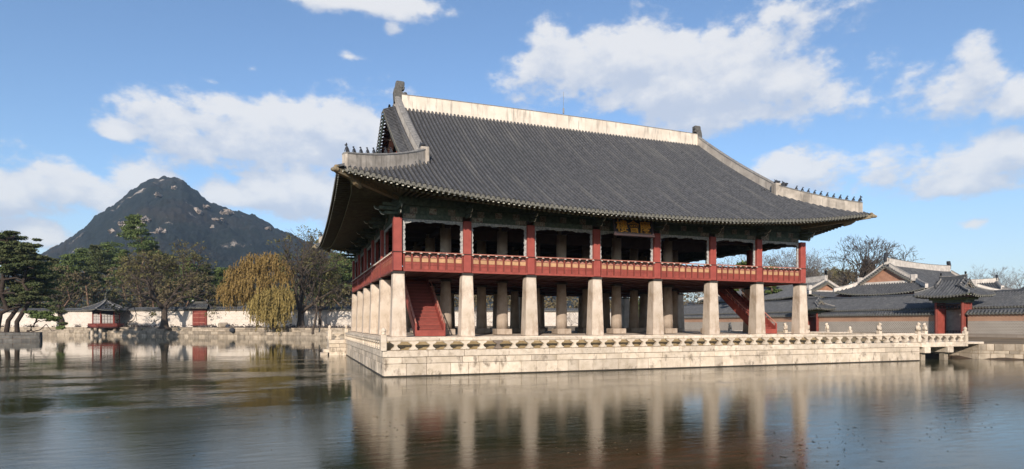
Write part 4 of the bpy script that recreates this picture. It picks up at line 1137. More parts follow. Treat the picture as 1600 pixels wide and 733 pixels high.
for i in range(k):
    m1, m2_ = lerp(inner[i], outer_[i], .5), lerp(inner[i+1], outer_[i+1], .5)
    z = lambda q, d: (q[0], q[1], q[2]+d)
    sh.quad(inner[i], inner[i+1], z(m2_, .02), z(m1, .02)); sh.quad(z(m1, .02), z(m2_, .02), outer_[i+1], outer_[i])
sh.build('mud_bank', 'mud', None, kind='structure')
NB_ = thing('retaining_wall', 'long stepped granite retaining wall at the foot of the white wall across the pond', 'retaining wall', (*at(320,146), 0))
for line, z0s in ((bankN, ((-.6,.62), (.62,1.38))), (terrN, ((1.3,1.86), (1.86,2.3)))):
    for a, b in zip(line[:-1], line[1:]):
        for z0, z1 in z0s: course(NB_, a, b, z0, z1, 1.5, 3.4, .6, 'granite_bank', jit=.12, ch=.04)
# white wall
wpts = [at(-170,196), at(-60,186), at(130,173), at(305,160), at(510,156), at(800,172), at(1010,186), at(1100,190)]
NW = thing('white_wall', 'long pale masonry wall with a dark tiled cap behind the far bank of the pond', 'wall', (*at(305,160), 2.3))
zw = 7.0
wall_face(NW, wpts, 2.0, zw, .7, 'white_masonry', 'masonry'); wall_cap(NW, wpts, zw+.08, .85, .62, .62)
# cap courses: a row of pale tile mouths under the eave
# small red gate in the white wall
gx_, gy_ = at(312, 159.2)
wdir = Vector((*wpts[4],0))-Vector((*wpts[3],0)); wa = math.atan2(wdir.y, wdir.x)
SG = thing('wall_gate', 'small closed red wooden gate with a tiled hood set in the white wall', 'gate', (gx_, gy_, 2.3))
RW = Matrix.Rotation(wa, 3, 'Z')
def lw(u, v, z): q = RW @ Vector((u, v, 0)); return (gx_+q.x, gy_+q.y, z)
MB().box(lw(0,.1,4.75), (4.0,.5,4.1), wa).build('door_frame', 'deep_red_wood', SG)
for u in (-.85, .85):
    lf_ = MB().box(lw(u,-.2,4.7), (1.62,.12,3.4), wa, .02).build('door_leaf', 'deep_red_wood', SG)
    for k in range(4): MB().box(lw(u-.6+k*.4,-.28,4.7), (.07,.06,3.3), wa).build('plank', 'red_wood', lf_)
    for z in (3.6, 5.0, 6.1): MB().box(lw(u,-.29,z), (1.6,.07,.12), wa).build('ledge', 'rail_wood', lf_)
MB().box(lw(0,-.1,2.75), (4.6,.8,.25), wa).build('sill', 'dark_red_wood', SG)
hd = MB().box(lw(0,0,7.15), (4.4,1.0,.5), wa).build('hood', 'dark_timber', SG)
simple_slope(hd, lw(-3.0,-1.3,7.5), lw(3.0,-1.3,7.5), lw(2.4,0,8.7), lw(-2.4,0,8.7), 12, 4, .13)
simple_slope(hd, lw(3.0,1.3,7.5), lw(-3.0,1.3,7.5), lw(-2.4,0,8.7), lw(2.4,0,8.7), 12, 2, .13, disc=False)
MB().box(lw(0,0,9.0), (4.2,.4,.6), wa, .05).build('hood_ridge', 'figure_grey', hd)
for u in (-2.0, 2.0): MB().ball(lw(u,0,9.4), (.3,.25,.35)).build('ridge_end', 'plaster_far', hd)
# hexagonal kiosk on stilts
kx, ky = at(166, 163.5)
KI = thing('kiosk', 'small hexagonal red kiosk with dark tiled roof on stone stilts at the far bank', 'kiosk', (kx, ky, 0))
HA = .35
def hx(r_, k, z): a = HA+math.pi/3*k; return (kx+r_*math.cos(a), ky+r_*math.sin(a), z)
for k in range(6):
    MB().lathe(hx(3.2,k,-.8), [(.42,0),(.36,3.0)], 8).build('stilt', 'granite', KI)
    MB().lathe(hx(3.0,k,2.4), [(.24,0),(.22,4.2)], 8).build('post', 'deep_red_wood', KI)
MB().lathe((kx,ky,2.1), [(4.3,0),(4.3,.4)], 6, rz=HA-math.pi/6).build('deck', 'dark_red_wood', KI)
for k in range(6):
    a, b = Vector(hx(4.15,k,0)), Vector(hx(4.15,k+1,0)); m3 = (a+b)/2; e = b-a; rz = math.atan2(e.y, e.x)
    rp = MB().box((m3.x, m3.y, 2.85), (e.length, .10, .75), rz).build('railing', 'deep_red_wood', KI)
    MB().box((m3.x, m3.y, 3.3), (e.length, .16, .12), rz).build('rail', 'deep_red_wood', rp)
    a, b = Vector(hx(3.0,k,0)), Vector(hx(3.0,k+1,0)); m3 = (a+b)/2; e = b-a; L_ = e.length; n = e.normalized()
    nrm = Vector((m3.x-kx, m3.y-ky, 0)).normalized()
    MB().box((m3.x, m3.y, 6.3), (L_, .3, .7), rz).build('lintel', 'dark_timber', KI)
    MB().box((m3.x, m3.y, 2.9), (L_, .12, .8), rz).build('dado', 'dark_red_wood', KI)
    for q in range(4):
        c = m3+n*((q-1.5)*(L_-.5)/4); sp = MB().box((c.x, c.y, 4.55), ((L_-.5)/4-.06, .08, 2.5), rz).build('screen_panel', 'paper_panel', KI)
        c2 = c+nrm*.06
        for z in (3.5, 4.5, 5.3, 5.75): MB().box((c2.x, c2.y, z), ((L_-.5)/4-.06, .03, .06), rz).build('lattice_bar', 'dark_red_wood', sp)
        for u in (-.5, 0, .5): c3 = c2+n*(u*((L_-.5)/4-.1)); MB().box((c3.x, c3.y, 4.55), (.05, .035, 2.5), rz).build('lattice_bar', 'dark_red_wood', sp)
kr = MB().lathe((kx,ky,6.6), [(4.8,0),(3.0,.6),(.3,2.6)], 6, rz=HA-math.pi/6).build('roof', 'dark_timber', KI)
tr, te = MB(), MB()
for k in range(6):
    A, B = Vector(hx(5.5,k,6.95)), Vector(hx(5.5,k+1,6.95)); ap = Vector((kx,ky,9.7)); n = 16; inn = (ap-(A+B)/2); s_ = (B-A).normalized()
    for i in range(n):
        f = (i+.5)/n; l_ = 1-abs(2*f-1); pts = []
        for q in range(9):
            t_ = q/8
            if t_ > l_+.02: break
            c = A.lerp(B, f)+Vector((inn.x, inn.y, 0))*t_; c.z = 6.95+.35*abs(2*f-1)**2.5*(1-t_)+2.75*t_*(.62+.38*t_); pts.append(c)
        if len(pts) > 1: row(tr, te, pts, -s_, (B-A).length/n, .11)
    p5 = []
    for q in range(9): t_ = q/8; c = A.lerp(ap, t_); c.z = 6.95+.35*(1-t_)+2.75*t_*(.62+.38*t_); p5.append(c)
    h_ = ridge(p5, .26, .34, 'hip_ridge', 'tile_far', base_drop=.1, parent=kr)
tr.build('tile_rows', 'tile_far', kr, kind='stuff'); te.build('tile_ends', 'tile_end', kr, kind='stuff')
MB().lathe((kx,ky,9.5), [(.55,0),(.6,.3),(.35,.5),(.5,.9),(.3,1.4),(.38,1.8),(.08,2.5)], 8).build('finial', 'figure_grey', kr, True)
# low left island with its stone edge
ip = [at(62,111), at(20,110), at(-60,110), at(-200,112), at(-200,128), at(40,128), at(66,120)]
im = MB(); im.v = [(x,y,-.8) for x,y in ip]+[(x,y,1.55) for x,y in ip]; n = len(ip)
im.f = [(i,(i+1) % n,n+(i+1) % n,n+i)[::-1] for i in range(n)]+[tuple(range(n,2*n))[::-1]]
isl = im.build('island', 'leaf_litter', None, kind='structure')
IW = thing('retaining_wall', 'stone edge, coloured dark as if tree-shaded, of the small pine island at the left', 'retaining wall', (*ip[0], 0))
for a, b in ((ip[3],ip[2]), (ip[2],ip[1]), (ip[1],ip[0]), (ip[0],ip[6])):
    for z0, z1 in ((-.7,.45), (.45,1.05), (1.05,1.62)): course(IW, a, b, z0, z1, 1.0, 2.2, .6, 'granite_shaded', jit=.1)
# ------------------------------------------------------------------ trees
def leaves(pads, size, elong=2.0, flatten=.0, hang=False, shell=.5):
    """pads: (centre, (rx, ry, rz), n). Small leaf-shaped faces spread through each clump"""
    out = []
    for c, r_, n in pads:
        n = int(n); v = RNG.normal(size=(n, 3)); v /= np.linalg.norm(v, axis=1)[:, None]
        rad_ = (shell+(1-shell)*RNG.random(n)**.6)[:, None]*(1+RNG.normal(scale=.13, size=(n,1)))
        p = np.array(c)+v*rad_*np.array(r_)
        a = RNG.normal(size=(n, 3)); 
        if hang: a = a*.35+np.array([0,0,-1.0])
        elif flatten: a[:, 2] *= (1-flatten)
        a /= np.linalg.norm(a, axis=1)[:, None]
        b = np.cross(a, RNG.normal(size=(n, 3))); b /= np.linalg.norm(b, axis=1)[:, None]
        s_ = (size*RNG.uniform(.55, 1.35, n))[:, None]
        out.append(np.stack([p-a*s_*elong*.5, p+b*s_*.5, p+a*s_*elong*.5, p-b*s_*.5], axis=1).reshape(-1, 3))
    return np.concatenate(out)
def foliage(name, pads, size, mt, parent, **kw):
    v = leaves(pads, size, **kw)-np.array(wloc(parent))
    return link(numpy_mesh(name, v, 4), name, mt, parent)
def limb(m2, a, b, r0, r1, sag=.0, n=4, wig=.25, sides=5):
    a, b = Vector(a), Vector(b); L_ = (b-a).length; pts = []
    for k in range(n+1):
        f = k/n; q = a.lerp(b, f)
        if 0 < k < n: q += Vector(RNG.normal(scale=wig*L_*.12, size=3))
        q.z += sag*math.sin(math.pi*f); pts.append(q)
    m2.tube(pts, [r0+(r1-r0)*k/n for k in range(n+1)], sides, cap=False); return pts
def pine(px, d, z0, ytop, half, label, ylow=None, bark='pine_bark', leaf='pine_needles', n=16, tr=.30, lean=0, padr=None, dens=95, size=.30, group='pines behind the white wall'):
    x, y = at(px, d); zt_ = zat(ytop, d); zl_ = zat(ylow, d) if ylow else z0+(zt_-z0)*.55; W_ = half*d/F
    T = thing('pine_tree', label, 'pine tree', (x, y, z0), group); tm = MB()
    top = Vector((x+lean*.0, y, zt_-.6)); base = Vector((x-lean, y, z0))
    spine = limb(tm, base, top, tr, tr*.3, 0, 7, .35, 7)
    def sp(z):
        for a, b in zip(spine[:-1], spine[1:]):
            if a.z <= z <= b.z: return a.lerp(b, (z-a.z)/max(b.z-a.z, .01))
        return spine[-1] if z > spine[-1].z else spine[0]
    pads = []; bm2 = MB()
    for k in range(n):
        f = k/(n-1); z = zl_+(zt_-.5-zl_)*f**.9; env = (math.sin(math.pi*min(1, .30+.72*f)))**.8*W_ if f < .97 else W_*.25
        a = 2.4*k+RNG.uniform(-.5, .5); rr = env*RNG.uniform(.35, .95); c = sp(z-rr*.18)
        q = Vector((c.x+rr*math.cos(a), c.y+rr*math.sin(a)*.9, z+RNG.uniform(-.3, .3)))
        limb(bm2, c, q, tr*.35, tr*.1, .1, 3, .5, 4)
        pr = (padr or W_*.46)*RNG.uniform(.7, 1.25)
        pads.append((q, (pr, pr, pr*.38), dens)); pads.append((q+Vector((RNG.normal()*pr*.7, RNG.normal()*pr*.7, RNG.uniform(-.1,.25)*pr)), (pr*.6, pr*.6, pr*.3), dens*.5))
    tm.build('trunk', bark, T, True); bm2.build('branches', bark, T); foliage('crown', pads, size, leaf, T, elong=1.9, flatten=.3, shell=.35)
    return T
def grow(tm, tips, a, d, L_, r, depth, spread=.55, gravity=0., nmin=2, nmax=3, twig=.012):
    n = 3; pts = [a]; q = a; dd = d
    for k in range(n):
        dd = (dd+Vector(RNG.normal(scale=.17, size=3))+Vector((0,0,gravity))).normalized(); q = q+dd*(L_/n); pts.append(q)
    tm.tube(pts, [r*(1-.36*k/n) for k in range(n+1)], 6 if r > .12 else 4 if r > .04 else 3, cap=False)
    if depth == 0: tips.append(q); return
    for k in range(RNG.integers(nmin, nmax+1)):
        ax = dd.cross(Vector(RNG.normal(size=3))).normalized(); ang = RNG.uniform(.35, 1)*spread*1.4
        nd = (dd*math.cos(ang)+ax*math.sin(ang)).normalized()
        if depth > 1: nd = (nd+Vector((0,0,.12))).normalized()
        grow(tm, tips, q, nd, L_*RNG.uniform(.62, .86), max(r*RNG.uniform(.5, .68), twig), depth-1, spread, gravity, nmin, nmax, twig)
    if depth > 2 and RNG.random() < .6:
        ax = dd.cross(Vector(RNG.normal(size=3))).normalized(); nd = (dd*.5+ax).normalized(); grow(tm, tips, pts[2], nd, L_*.6, max(r*.42, twig), depth-2, spread, gravity, nmin, nmax, twig)
def bare_tree(px, d, z0, ytop, label, r=.5, depth=6, spread=.55, leaf=None, nleaf=0, lsize=.3, bark='bark', trunk=.28, group='bare trees', lean=0, limbs=4, twig=.014, name='bare_tree', cat='bare tree', scale=1.0):
    x, y = at(px, d); H = zat(ytop, d)-z0
    T = thing(name, label, cat, (x, y, z0), group); tm = MB(); tips = []
    base = Vector((x, y, z0)); f0 = base+Vector((lean, 0, H*trunk))
    tm.tube([base-Vector((0,0,.3)), base+Vector((0,0,.25)), base.lerp(f0, .4), f0], [r*1.9, r*1.25, r, r*.85], 9, cap=False)
    for k in range(limbs):
        a = 2*math.pi*k/limbs+RNG.uniform(-.4, .4); nd = Vector((math.cos(a)*spread*1.15, math.sin(a)*spread*1.15, RNG.uniform(.75, 1.1))).normalized()
        grow(tm, tips, f0-Vector((0,0,RNG.uniform(0, H*trunk*.25))), nd, H*(1-trunk)*.34*scale, r*.62, depth-1, spread, twig=twig)
    # settle the height so that the crown ends where the photograph shows it
    v = np.array(tm.v); top = v[:, 2].max(); k = H/(top-z0); kh = k**.8; v[:, 2] = np.where(v[:,2] > z0, z0+(v[:, 2]-z0)*k, v[:,2])
    hi_ = v[:, 2] > z0+1.5; v[hi_, 0] = x+(v[hi_, 0]-x)*kh; v[hi_, 1] = y+(v[hi_, 1]-y)*kh; tm.v = v.tolist()
    tm.build('trunk', bark, T)
    if leaf:
        sel = [tips[i] for i in RNG.integers(0, len(tips), nleaf)]
        foliage('crown', [((x+(q.x-x)*kh, y+(q.y-y)*kh, z0+(q.z-z0)*k), (.9, .9, .7), 7) for q in sel], lsize, leaf, T, shell=.1)
    return T
ZN = 2.3
# pines behind the white wall; every one with its own height, spread and tint
for px, d, yt, hw, lf, lab in (
    (84, 196, 404, 22, 'pine_needles_olive', 'olive pine just right of the big pine island crowns, behind the white wall'),
    (108, 190, 398, 19, 'pine_needles', 'slim pine left of the kiosk, behind the white wall'),
    (127, 198, 388, 20, 'pine_needles', 'pine with bare lower trunk standing above the left side of the kiosk roof'),
    (146, 192, 384, 19, 'pine_needles_dark', 'dark pine right above the kiosk finial'),
    (168, 200, 380, 22, 'pine_needles', 'broad topped pine directly behind the kiosk'),
    (190, 194, 392, 17, 'pine_needles', 'lower pine between the kiosk and the tallest pine'),
    (209, 190, 336, 21, 'pine_needles', 'tallest pine of the row, its top rising over the mountain slope'),
    (236, 199, 384, 20, 'pine_needles_olive', 'olive pine behind the large tree with spreading crown'),
    (264, 196, 398, 20, 'pine_needles_dark', 'dark pine half hidden by the large spreading tree'),
    (291, 192, 402, 19, 'pine_needles', 'pine with pale trunk left of the small wall gate'),
    (318, 196, 412, 19, 'pine_needles_dark', 'dark pine above the hood of the small wall gate'),
    (342, 200, 418, 18, 'pine_needles', 'pine touching the left edge of the golden willow'),
    (500, 186, 408, 26, 'pine_needles_dark', 'dense dark pine behind the big bare tree right of the willow'),
    (528, 180, 396, 24, 'pine_needles', 'green pine just left of the pavilion eaves'),
    (552, 190, 404, 24, 'pine_needles_dark', 'dark pine partly hidden by the pavilion corner post'),
    (590, 188, 412, 26, 'pine_needles_dark', 'dark pine behind the left end of the pavilion')):
    pine(px, d, ZN, yt, hw, lab, ylow=yt+58+RNG.uniform(-8, 8), leaf=lf, n=22, tr=.34, dens=230, lean=RNG.uniform(-.8, .8))
# pines of the island at the left: layered pads on leaning trunks
def pad_pine(px0, y0, d, pts, label, tr, leaf, leadpx, leady):
    x, y = at(px0, d); z0 = 1.5 if d < 130 else 2.28; T = thing('pine_tree', label, 'pine tree', (x, y, z0), 'leaning pines on the island'); tm, bm2 = MB(), MB()
    top = Vector((*at(leadpx, d), zat(leady, d))); sp = limb(tm, Vector((x, y, z0)), top, tr, tr*.35, 0, 7, .4, 8)
    pads = []
    for (qx, qy, hw, dd) in pts:
        dq = d+dd; q = Vector((*at(qx, dq), zat(qy, dq))); w_ = hw*dq/F
        a = min(sp, key=lambda s_: abs(s_.z-(q.z-1.2))+.15*(s_-q).length); limb(bm2, a, q-Vector((0,0,.25)), tr*.42, tr*.1, .3, 4, .6, 5)
        pads.append((q, (w_, w_*.85, max(.35, w_*.24)), 240+w_*180))
        for k in range(3): o_ = RNG.normal(size=2)*w_*.55; pads.append((q+Vector((o_[0], o_[1], RNG.uniform(-.5,.15)*w_*.3)), (w_*.5, w_*.45, w_*.16), 200))
    tm.build('trunk', 'pine_bark_dark', T, True); bm2.build('branches', 'pine_bark_dark', T); foliage('crown', pads, .205, leaf, T, elong=1.9, flatten=.45, shell=.3)
def padset(x0, xr, ya, yb, n, hw):
    o_ = []
    for k in range(n):
        f = (k+.5)/n; y = ya+(yb-ya)*f; x1 = xr(y); o_.append((RNG.uniform(x0, x1-hw*.5), y, hw*RNG.uniform(.7, 1.25), RNG.uniform(-5, 6)))
    return o_
edge_r = lambda y: float(np.interp(y, [358, 375, 392, 410, 430, 450, 470, 492], [22, 44, 58, 72, 84, 84, 92, 92]))
pad_pine(-6, 514, 116, padset(-45, edge_r, 362, 476, 30, 16), 'largest leaning pine of the island, its dark crown filling the left edge', .55, 'pine_needles_dark', 12, 372)
pad_pine(27, 512, 114, padset(8, edge_r, 378, 480, 30, 13)+[(72,455,14,0),(80,430,12,2),(60,402,12,1)], 'island pine with upright trunk and layered pads reaching right over the water', .42, 'pine_needles_dark', 45, 388)
pad_pine(10, 513, 120, padset(-20, edge_r, 366, 450, 24, 15), 'olive tinted island pine behind the two darker ones', .45, 'pine_needles', 26, 366)
pad_pine(43, 516, 112.5, [(62,494,16,0),(82,497,12,0),(50,488,10,1),(95,512,6,0),(72,489,12,1)], 'low crooked island pine with one flat green pad hanging over the water', .28, 'pine_needles', 57, 499)
pad_pine(-60, 514, 118, padset(-120, lambda y: -20, 366, 480, 20, 16), 'pine cut off by the left edge of the picture', .5, 'pine_needles_dark', -50, 370)
pad_pine(96, 513, 174, [(88,482,12,0),(100,486,8,0),(84,474,12,0),(101,505,6,0),(90,500,8,0)], 'dark leaning pine trunk on the far bank left of the kiosk', .75, 'pine_needles_dark', 92, 476)
# large spreading trees in front of the white wall
bare_tree(257, 153, ZN, 374, 'large spreading tree with olive brown crown before the white wall, left of the small gate', .85, 7, .62, 'oak_leaves', 600, .28, trunk=.30, limbs=5, name='spreading_tree', cat='tree', group=None, scale=1.1)
bare_tree(470, 140, ZN, 352, 'big dark bare tree with twisting limbs between the willow and the pavilion', .85, 7, .60, 'oak_leaves', 300, .26, trunk=.2, limbs=5, group=None, scale=1.05)
bare_tree(500, 150, ZN, 398, 'brownish tree with thin olive foliage behind the big bare tree', .4, 6, .6, 'oak_leaves', 500, .28, trunk=.3, limbs=4, name='spreading_tree', cat='tree', group=None)
bare_tree(489, 129.5, 1.4, 466, 'slim young tree leaning on the lower bank beside the pavilion', .2, 4, .5, None, 0, trunk=.6, limbs=3, group=None, lean=.8)
bare_tree(503, 141, ZN, 474, 'pale thin sapling in front of the white wall next to the pavilion', .10, 4, .6, None, 0, trunk=.3, limbs=3, bark='twigs_grey', group=None)
for px, d, yt, lab in ((95, 186, 418, 'brownish tree behind the white wall between the pines left of the kiosk'), (222, 186, 410, 'brown crowned tree behind the white wall right of the tallest pine'), (300, 188, 424, 'bare brown tree behind the white wall left of the small gate hood'), (545, 186, 436, 'bare brown tree behind the white wall just left of the pavilion columns')):
    bare_tree(px, d, ZN, yt, lab, .35, 6, .6, 'brown_leaves', 420, .33, trunk=.35, limbs=4, name='brown_tree', cat='tree', group='brown trees among the pines')
# willow: long hanging strands from arching limbs
def willow():
    d = 137; x, y = at(428, d); T = thing('willow_tree', 'golden weeping willow hanging over the far bank of the pond', 'willow', (x, y, ZN)); tm = MB()
    base = Vector((x, y, ZN)); fk = base+Vector((-1.0, 0, 5)); tm.tube([base-Vector((0,0,.3)), base+Vector((-.3,0,2)), fk], [1.0,.7,.6], 8, cap=False)
    def strands(masses, mt, nl):
        out = []
        for (qx, qy, hw, hh, n, l0, l1, dd) in masses:
            q = Vector((*at(qx, d+dd), zat(qy, d+dd))); w_, h_ = hw*d/F, hh*d/F
            limb(tm, fk, q, .28, .06, 1.0, 5, .5, 5)
            for k in range(n):
                v = RNG.normal(size=3); v /= np.linalg.norm(v); v *= RNG.uniform(.45, 1.0); s_ = np.array(q)+v*np.array([w_, w_*.8, h_])
                if v[2] < -.1 and RNG.random() < .6: s_[2] += abs(v[2])*h_
                o_ = np.array([v[0], v[1], 0])*RNG.uniform(.2, .9); L_ = RNG.uniform(l0, l1); m = int(L_*nl)+3
                f = np.linspace(0, 1, m)[:, None]; p_ = s_+o_*np.sqrt(f)*1.1+np.array([0,0,-1])*L_*(f**1.25)+RNG.normal(scale=.07, size=(m, 3))
                dr = np.array([0,0,-1.0])+RNG.normal(scale=.45, size=(m, 3)); dr /= np.linalg.norm(dr, axis=1)[:, None]
                sd = np.cross(dr, RNG.normal(size=(m, 3))); sd /= np.linalg.norm(sd, axis=1)[:, None]
                sz = RNG.uniform(.6, 1.3, m)[:, None]
                out.append(np.stack([p_-dr*.36*sz, p_+sd*.085*sz, p_+dr*.36*sz, p_-sd*.085*sz], axis=1).reshape(-1, 3))
        v = np.concatenate(out)-np.array(wloc(T)); link(numpy_mesh('crown', v, 4), 'crown', mt, T)
    strands([(372,430,20,20,150,1.2,3.2,1),(398,414,28,20,220,1.2,3.2,2),(425,410,24,18,170,1.2,3,1),(446,426,14,20,100,1.2,3.5,0),(352,450,12,16,60,1.5,4,0),(400,440,30,22,200,1.5,3.5,-1),(370,456,24,18,130,1.2,3.2,-1)], 'willow_leaves', 6.5)
    strands([(424,462,24,18,190,2,4.8,-3),(444,460,14,18,100,2,5,-3),(404,474,16,16,90,2,4.5,-3.5),(430,486,22,16,140,1.5,3.6,-4)], 'willow_leaves_pale', 6.5)
    tm.build('trunk', 'bark', T)
willow()
# trees beyond the east wall
bare_tree(1342, 122, 1.5, 366, 'tall bare tree with wide forking limbs in front of the far pagoda tower', .62, 7, .52, None, 0, trunk=.24, limbs=5, bark='bark', group=None, twig=.035)
bare_tree(1356, 140, 1.5, 408, 'brown thicket-like tree below the pagoda tower', .35, 6, .5, 'brown_leaves', 260, .26, trunk=.25, limbs=5, bark='twigs', group=None)
for px, d, yt, lab in ((1196, 150, 388, 'bare brown tree seen over the parapet at the right end of the pavilion'), (1236, 158, 384, 'bare tree right behind the pavilion corner post'), (1258, 150, 390, 'bushy bare tree immediately right of the pavilion corner post'), (1284, 156, 406, 'low rounded bare tree between the pavilion and the tall forking tree'), (1152, 154, 396, 'bare tree seen through the second opening from the right'), (1306, 165, 424, 'small bare tree left of the tall forking tree')):
    bare_tree(px, d, 1.5, yt, lab, .4, 7, .42, 'twigs_grey', 260, .14, trunk=.2, limbs=5, bark='twigs_grey', twig=.022, group='bare trees beyond the east wall')
bare_tree(1583, 135, 1.5, 404, 'slender bare tree at the right edge above the hall roofs', .35, 7, .36, None, 0, trunk=.25, limbs=4, bark='twigs_grey', group=None)
bare_tree(1560, 165, 1.5, 428, 'low grey bare tree behind the pale hip at the right', .3, 6, .55, None, 0, trunk=.2, limbs=4, bark='twigs_grey', group=None)
for px, d, yt, hw, lab in ((1160, 118, 410, 17, 'green pine seen through the parapet opening second from the right end'), (1206, 120, 414, 14, 'small green pine seen through the last opening of the upper floor')):
    pine(px, d, 1.5, yt, hw, lab, ylow=yt+45, leaf='pine_needles', n=16, tr=.25, dens=80, size=.35, group='green pines beyond the east wall')
bare_tree(1000, 150, ZN, 470, 'green shrubby tree seen between the middle columns of the pavilion', .2, 5, .6, 'shrub_leaves', 260, .3, trunk=.2, limbs=5, name='shrub', cat='shrub', group=None)
for px, d, yt, lab in ((748,166,478,'thin bare shrub before the white wall, seen right of the second front column'),(893,166,486,'low bare shrub before the white wall, left of the fourth front column'),(912,170,478,'taller bare shrub before the white wall, half hidden by the fourth front column')): bare_tree(px, d, ZN, yt, lab, .08, 5, .7, None, 0, trunk=.12, limbs=5, bark='twigs_grey', group='thin shrubs behind the pavilion', name='shrub', cat='shrub')
# undergrowth that reads as one mass
pads = []
for i in range(300):
    px = RNG.uniform(-60, 1120); d = RNG.uniform(198, 240) if px < 640 else RNG.uniform(196, 215); yv = RNG.uniform(452, 494) if px < 640 else RNG.uniform(448, 490)
    w_ = RNG.uniform(1.6, 3.2); pads.append(((*at(px, d), zat(yv, d)), (w_*1.3, w_, w_), 70))
v = leaves(pads, .55, shell=.2); link(numpy_mesh('undergrowth', v, 4), 'undergrowth', 'brown_leaves', None, kind='stuff')
pads = []
for i in range(340):
    px = RNG.uniform(-60, 640); d = RNG.uniform(204, 250); yv = RNG.uniform(432, 494); w_ = RNG.uniform(1.5, 3)
    pads.append(((*at(px, d), zat(yv, d)), (w_*1.3, w_, w_), 70))
link(numpy_mesh('evergreen_undergrowth', leaves(pads, .5, shell=.2), 4), 'evergreen_undergrowth', 'pine_needles_dark', None, kind='stuff')
pads = []
for i in range(130):
    px = RNG.uniform(1130, 1330); d = RNG.uniform(160, 200); yv = RNG.uniform(425, 455); w_ = RNG.uniform(1.5, 2.6)
    pads.append(((*at(px, d), zat(yv, d)), (w_*1.3, w_, w_), 60))
link(numpy_mesh('thicket', leaves(pads, .45, shell=.2), 4), 'thicket', 'oak_leaves', None, kind='stuff')
# low dry shrubs and fallen leaves along the far bank
pads = []
for i in range(260):
    f = RNG.random()*(len(terrN)-2); k = int(f); q = lerp(terrN[k], terrN[k+1], f-k); off = RNG.uniform(.3, 7)
    dv = Vector((q[0]-CAM[0], q[1]-CAM[1], 0)).normalized()*off; w_ = RNG.uniform(.25, .8)
    pads.append(((q[0]+dv.x, q[1]+dv.y, ZN+w_*.5), (w_*1.4, w_*1.4, w_), 26))
link(numpy_mesh('dry_shrubs', leaves(pads, .22, shell=.1), 4), 'dry_shrubs', 'twigs_grey', None, kind='stuff')
# boulders on the far bank
for px, d, w_, lab in ((349, 148, 1.5, 'pale squared boulder before the white wall left of the willow'), (363, 140, 1.0, 'dark rounded rock on the lower bank left of the willow'), (356, 147, .9, 'small dark rock beside the pale boulder')):
    x, y = at(px, d); z = ZN if d > 144 else 1.38; m_ = MB().box((x, y, z+w_*.4), (w_*1.5, w_, w_*.9), .3, w_*.2) if w_ > 1.2 else MB().ball((x, y, z+w_*.35), (w_*.7, w_*.5, w_*.6), 9, 6)
    tag(m_.build('boulder', 'granite_bank' if w_ > 1.2 else 'figure_dark', None), lab, 'rock')
# leaf litter on the east bank and garden floor behind the columns
# ------------------------------------------------------------------ mountain
from mathutils import noise as mn
SK = [(-400,470),(-200,455),(0,428),(60,400),(75,392),(100,380),(140,352),(180,322),(205,300),(230,284),(256,280),(271,277.5),(285,281),(304,297),(330,318),(360,328),(400,340),(430,356),(460,368),(500,388),(560,412),(640,436),(760,455),(950,470),(1300,486)]
NPX, ND = 300, 96
pxs = np.linspace(-400, 1300, NPX) if False else np.concatenate([np.linspace(-400, 20, 30), np.linspace(24, 580, 240), np.linspace(590, 1300, 30)])
ds = np.concatenate([np.linspace(430, 1250, 74), np.linspace(1265, 1750, 22)])
mv = []; NP_, ND = len(pxs), len(ds)
for px in pxs:
    zs = zat(float(np.interp(px, [s_[0] for s_ in SK], [s_[1] for s_ in SK])), 1250)
    for d in ds:
        x, y = at(px, d); f = (d-430)/820 if d <= 1250 else max(0, 1-((d-1250)/560)**1.6)
        f = max(f, 0)**1.12
        big = mn.fractal(Vector((x*.0042, y*.0042, 3.1)), 1, 2, 5)*26*min(1, f*2)*(1-.92*math.exp(-((d-1250)/70)**2))
        fine = mn.fractal(Vector((x*.045, y*.045, 7.7)), .7, 2, 4)*7*min(1, f*4)
        mv.append((x, y, 2+zs*f+big+fine-3*(1-f)))
mf = []
for i in range(NP_-1):
    for j in range(ND-1): a = i*ND+j; mf.append((a, a+ND, a+ND+1, a+1))
def mtn(t, o, col, p):
    n = t.noise(o, .014, 7, .62); n2 = t.noise(t.vm('MULTIPLY', o, (1, 1, .5)), .05, 6, .65)
    rock = t.m('MULTIPLY', t.mapr(n, .60, .645), t.mapr(n2, .40, .56))
    fo = t.noise(o, .09, 4, .7)
    base = t.mix(t.mapr(fo, .35, .68), (.007, .012, .015), (.017, .024, .022))
    patch = t.mix(t.mapr(t.noise(o, .008, 4, .6), .5, .66, 0, .8), base, (.034, .029, .024))
    return t.mix(rock, patch, t.mix(t.mapr(n2, .4, .6), (.16, .13, .11), (.36, .31, .26)))
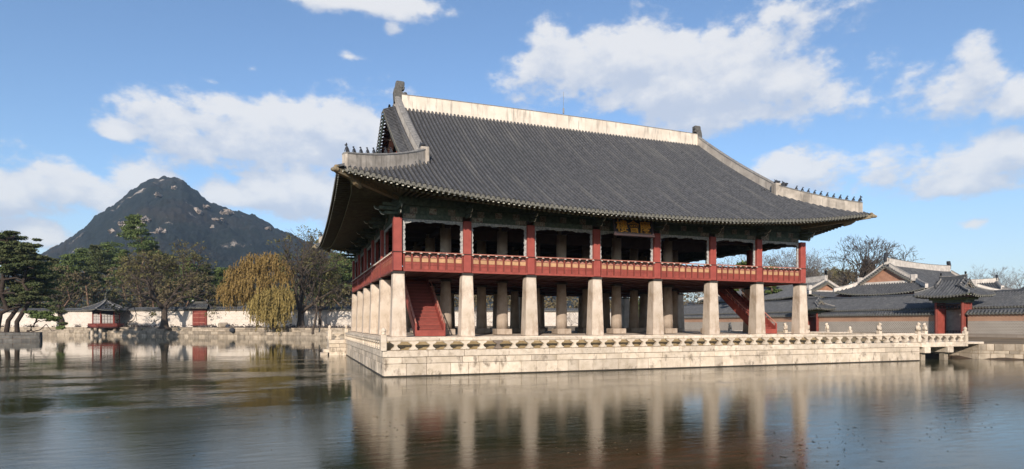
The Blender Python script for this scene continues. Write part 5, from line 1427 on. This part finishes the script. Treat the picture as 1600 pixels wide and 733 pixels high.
mat('mountain', (.04,.05,.03), None, .05, .95, 3.0, .12, 0, extra=mtn)
me = bpy.data.meshes.new('mountain'); me.from_pydata(mv, [], mf); mo = link(me, 'mountain', 'mountain', None, True, kind='structure')
# rocky outcrops that stand out pale from the forest
rk = MB()
for px, py, w_, h_ in ((309,333,11,7),(353,334,11,5),(338,345,8,4),(274,295,5,4),(178,364,8,5),(228,345,8,5),(252,362,14,6),(330,360,9,5),(420,358,5,2.5),(246,304,6,3),(190,352,4,3),(322,325,4,2)):
    d0 = 1250
    col_ = int(np.argmin(abs(pxs-px)))
    best = None
    for j in range(74):
        x, y, z = mv[col_*ND+j]; d = ds[j]; yy = HY-(z-CAM[2])*F/d
        if best is None or abs(yy-py) < best[0]: best = (abs(yy-py), x, y, z, d)
    _, x, y, z, d = best
    for k in range(7):
        s_ = d/F; o_ = RNG.normal(size=2)*.42
        xx, yy = at(px+o_[0]*w_, d-RNG.uniform(0, 6)); b0 = rk.base()
        rk.ball((xx, yy, z+o_[1]*h_*s_*.8), (w_*s_*RNG.uniform(.25,.5), 9, h_*s_*RNG.uniform(.3,.55)), 7, 5)
        for i in range(b0, len(rk.v)): q = rk.v[i]; rk.v[i] = tuple(np.array(q)+RNG.normal(scale=1.3, size=3))
mat('mountain_rock', (.42,.35,.29), (.17,.14,.12), .09, .95, 1.5, .3, 0)
rk.build('rock_outcrops', 'mountain_rock', None, kind='structure')
# ------------------------------------------------------------------ air
hz = MB().box((float(c0[0]), float(c0[1]), 198), (5300, 5300, 404))
hzo = hz.build('haze', None, None, kind='stuff')
hm = bpy.data.materials.new('haze'); hm.use_nodes = True; ht = NT(hm.node_tree); ht.n.clear()
pv = ht.add('ShaderNodeVolumePrincipled'); pv.inputs['Color'].default_value = (.55, .76, 1, 1); pv.inputs['Density'].default_value = .00011; pv.inputs['Anisotropy'].default_value = .1
ou = ht.add('ShaderNodeOutputMaterial'); ht.l.new(pv.outputs[0], ou.inputs['Volume'])
hzo.data.materials.append(hm)
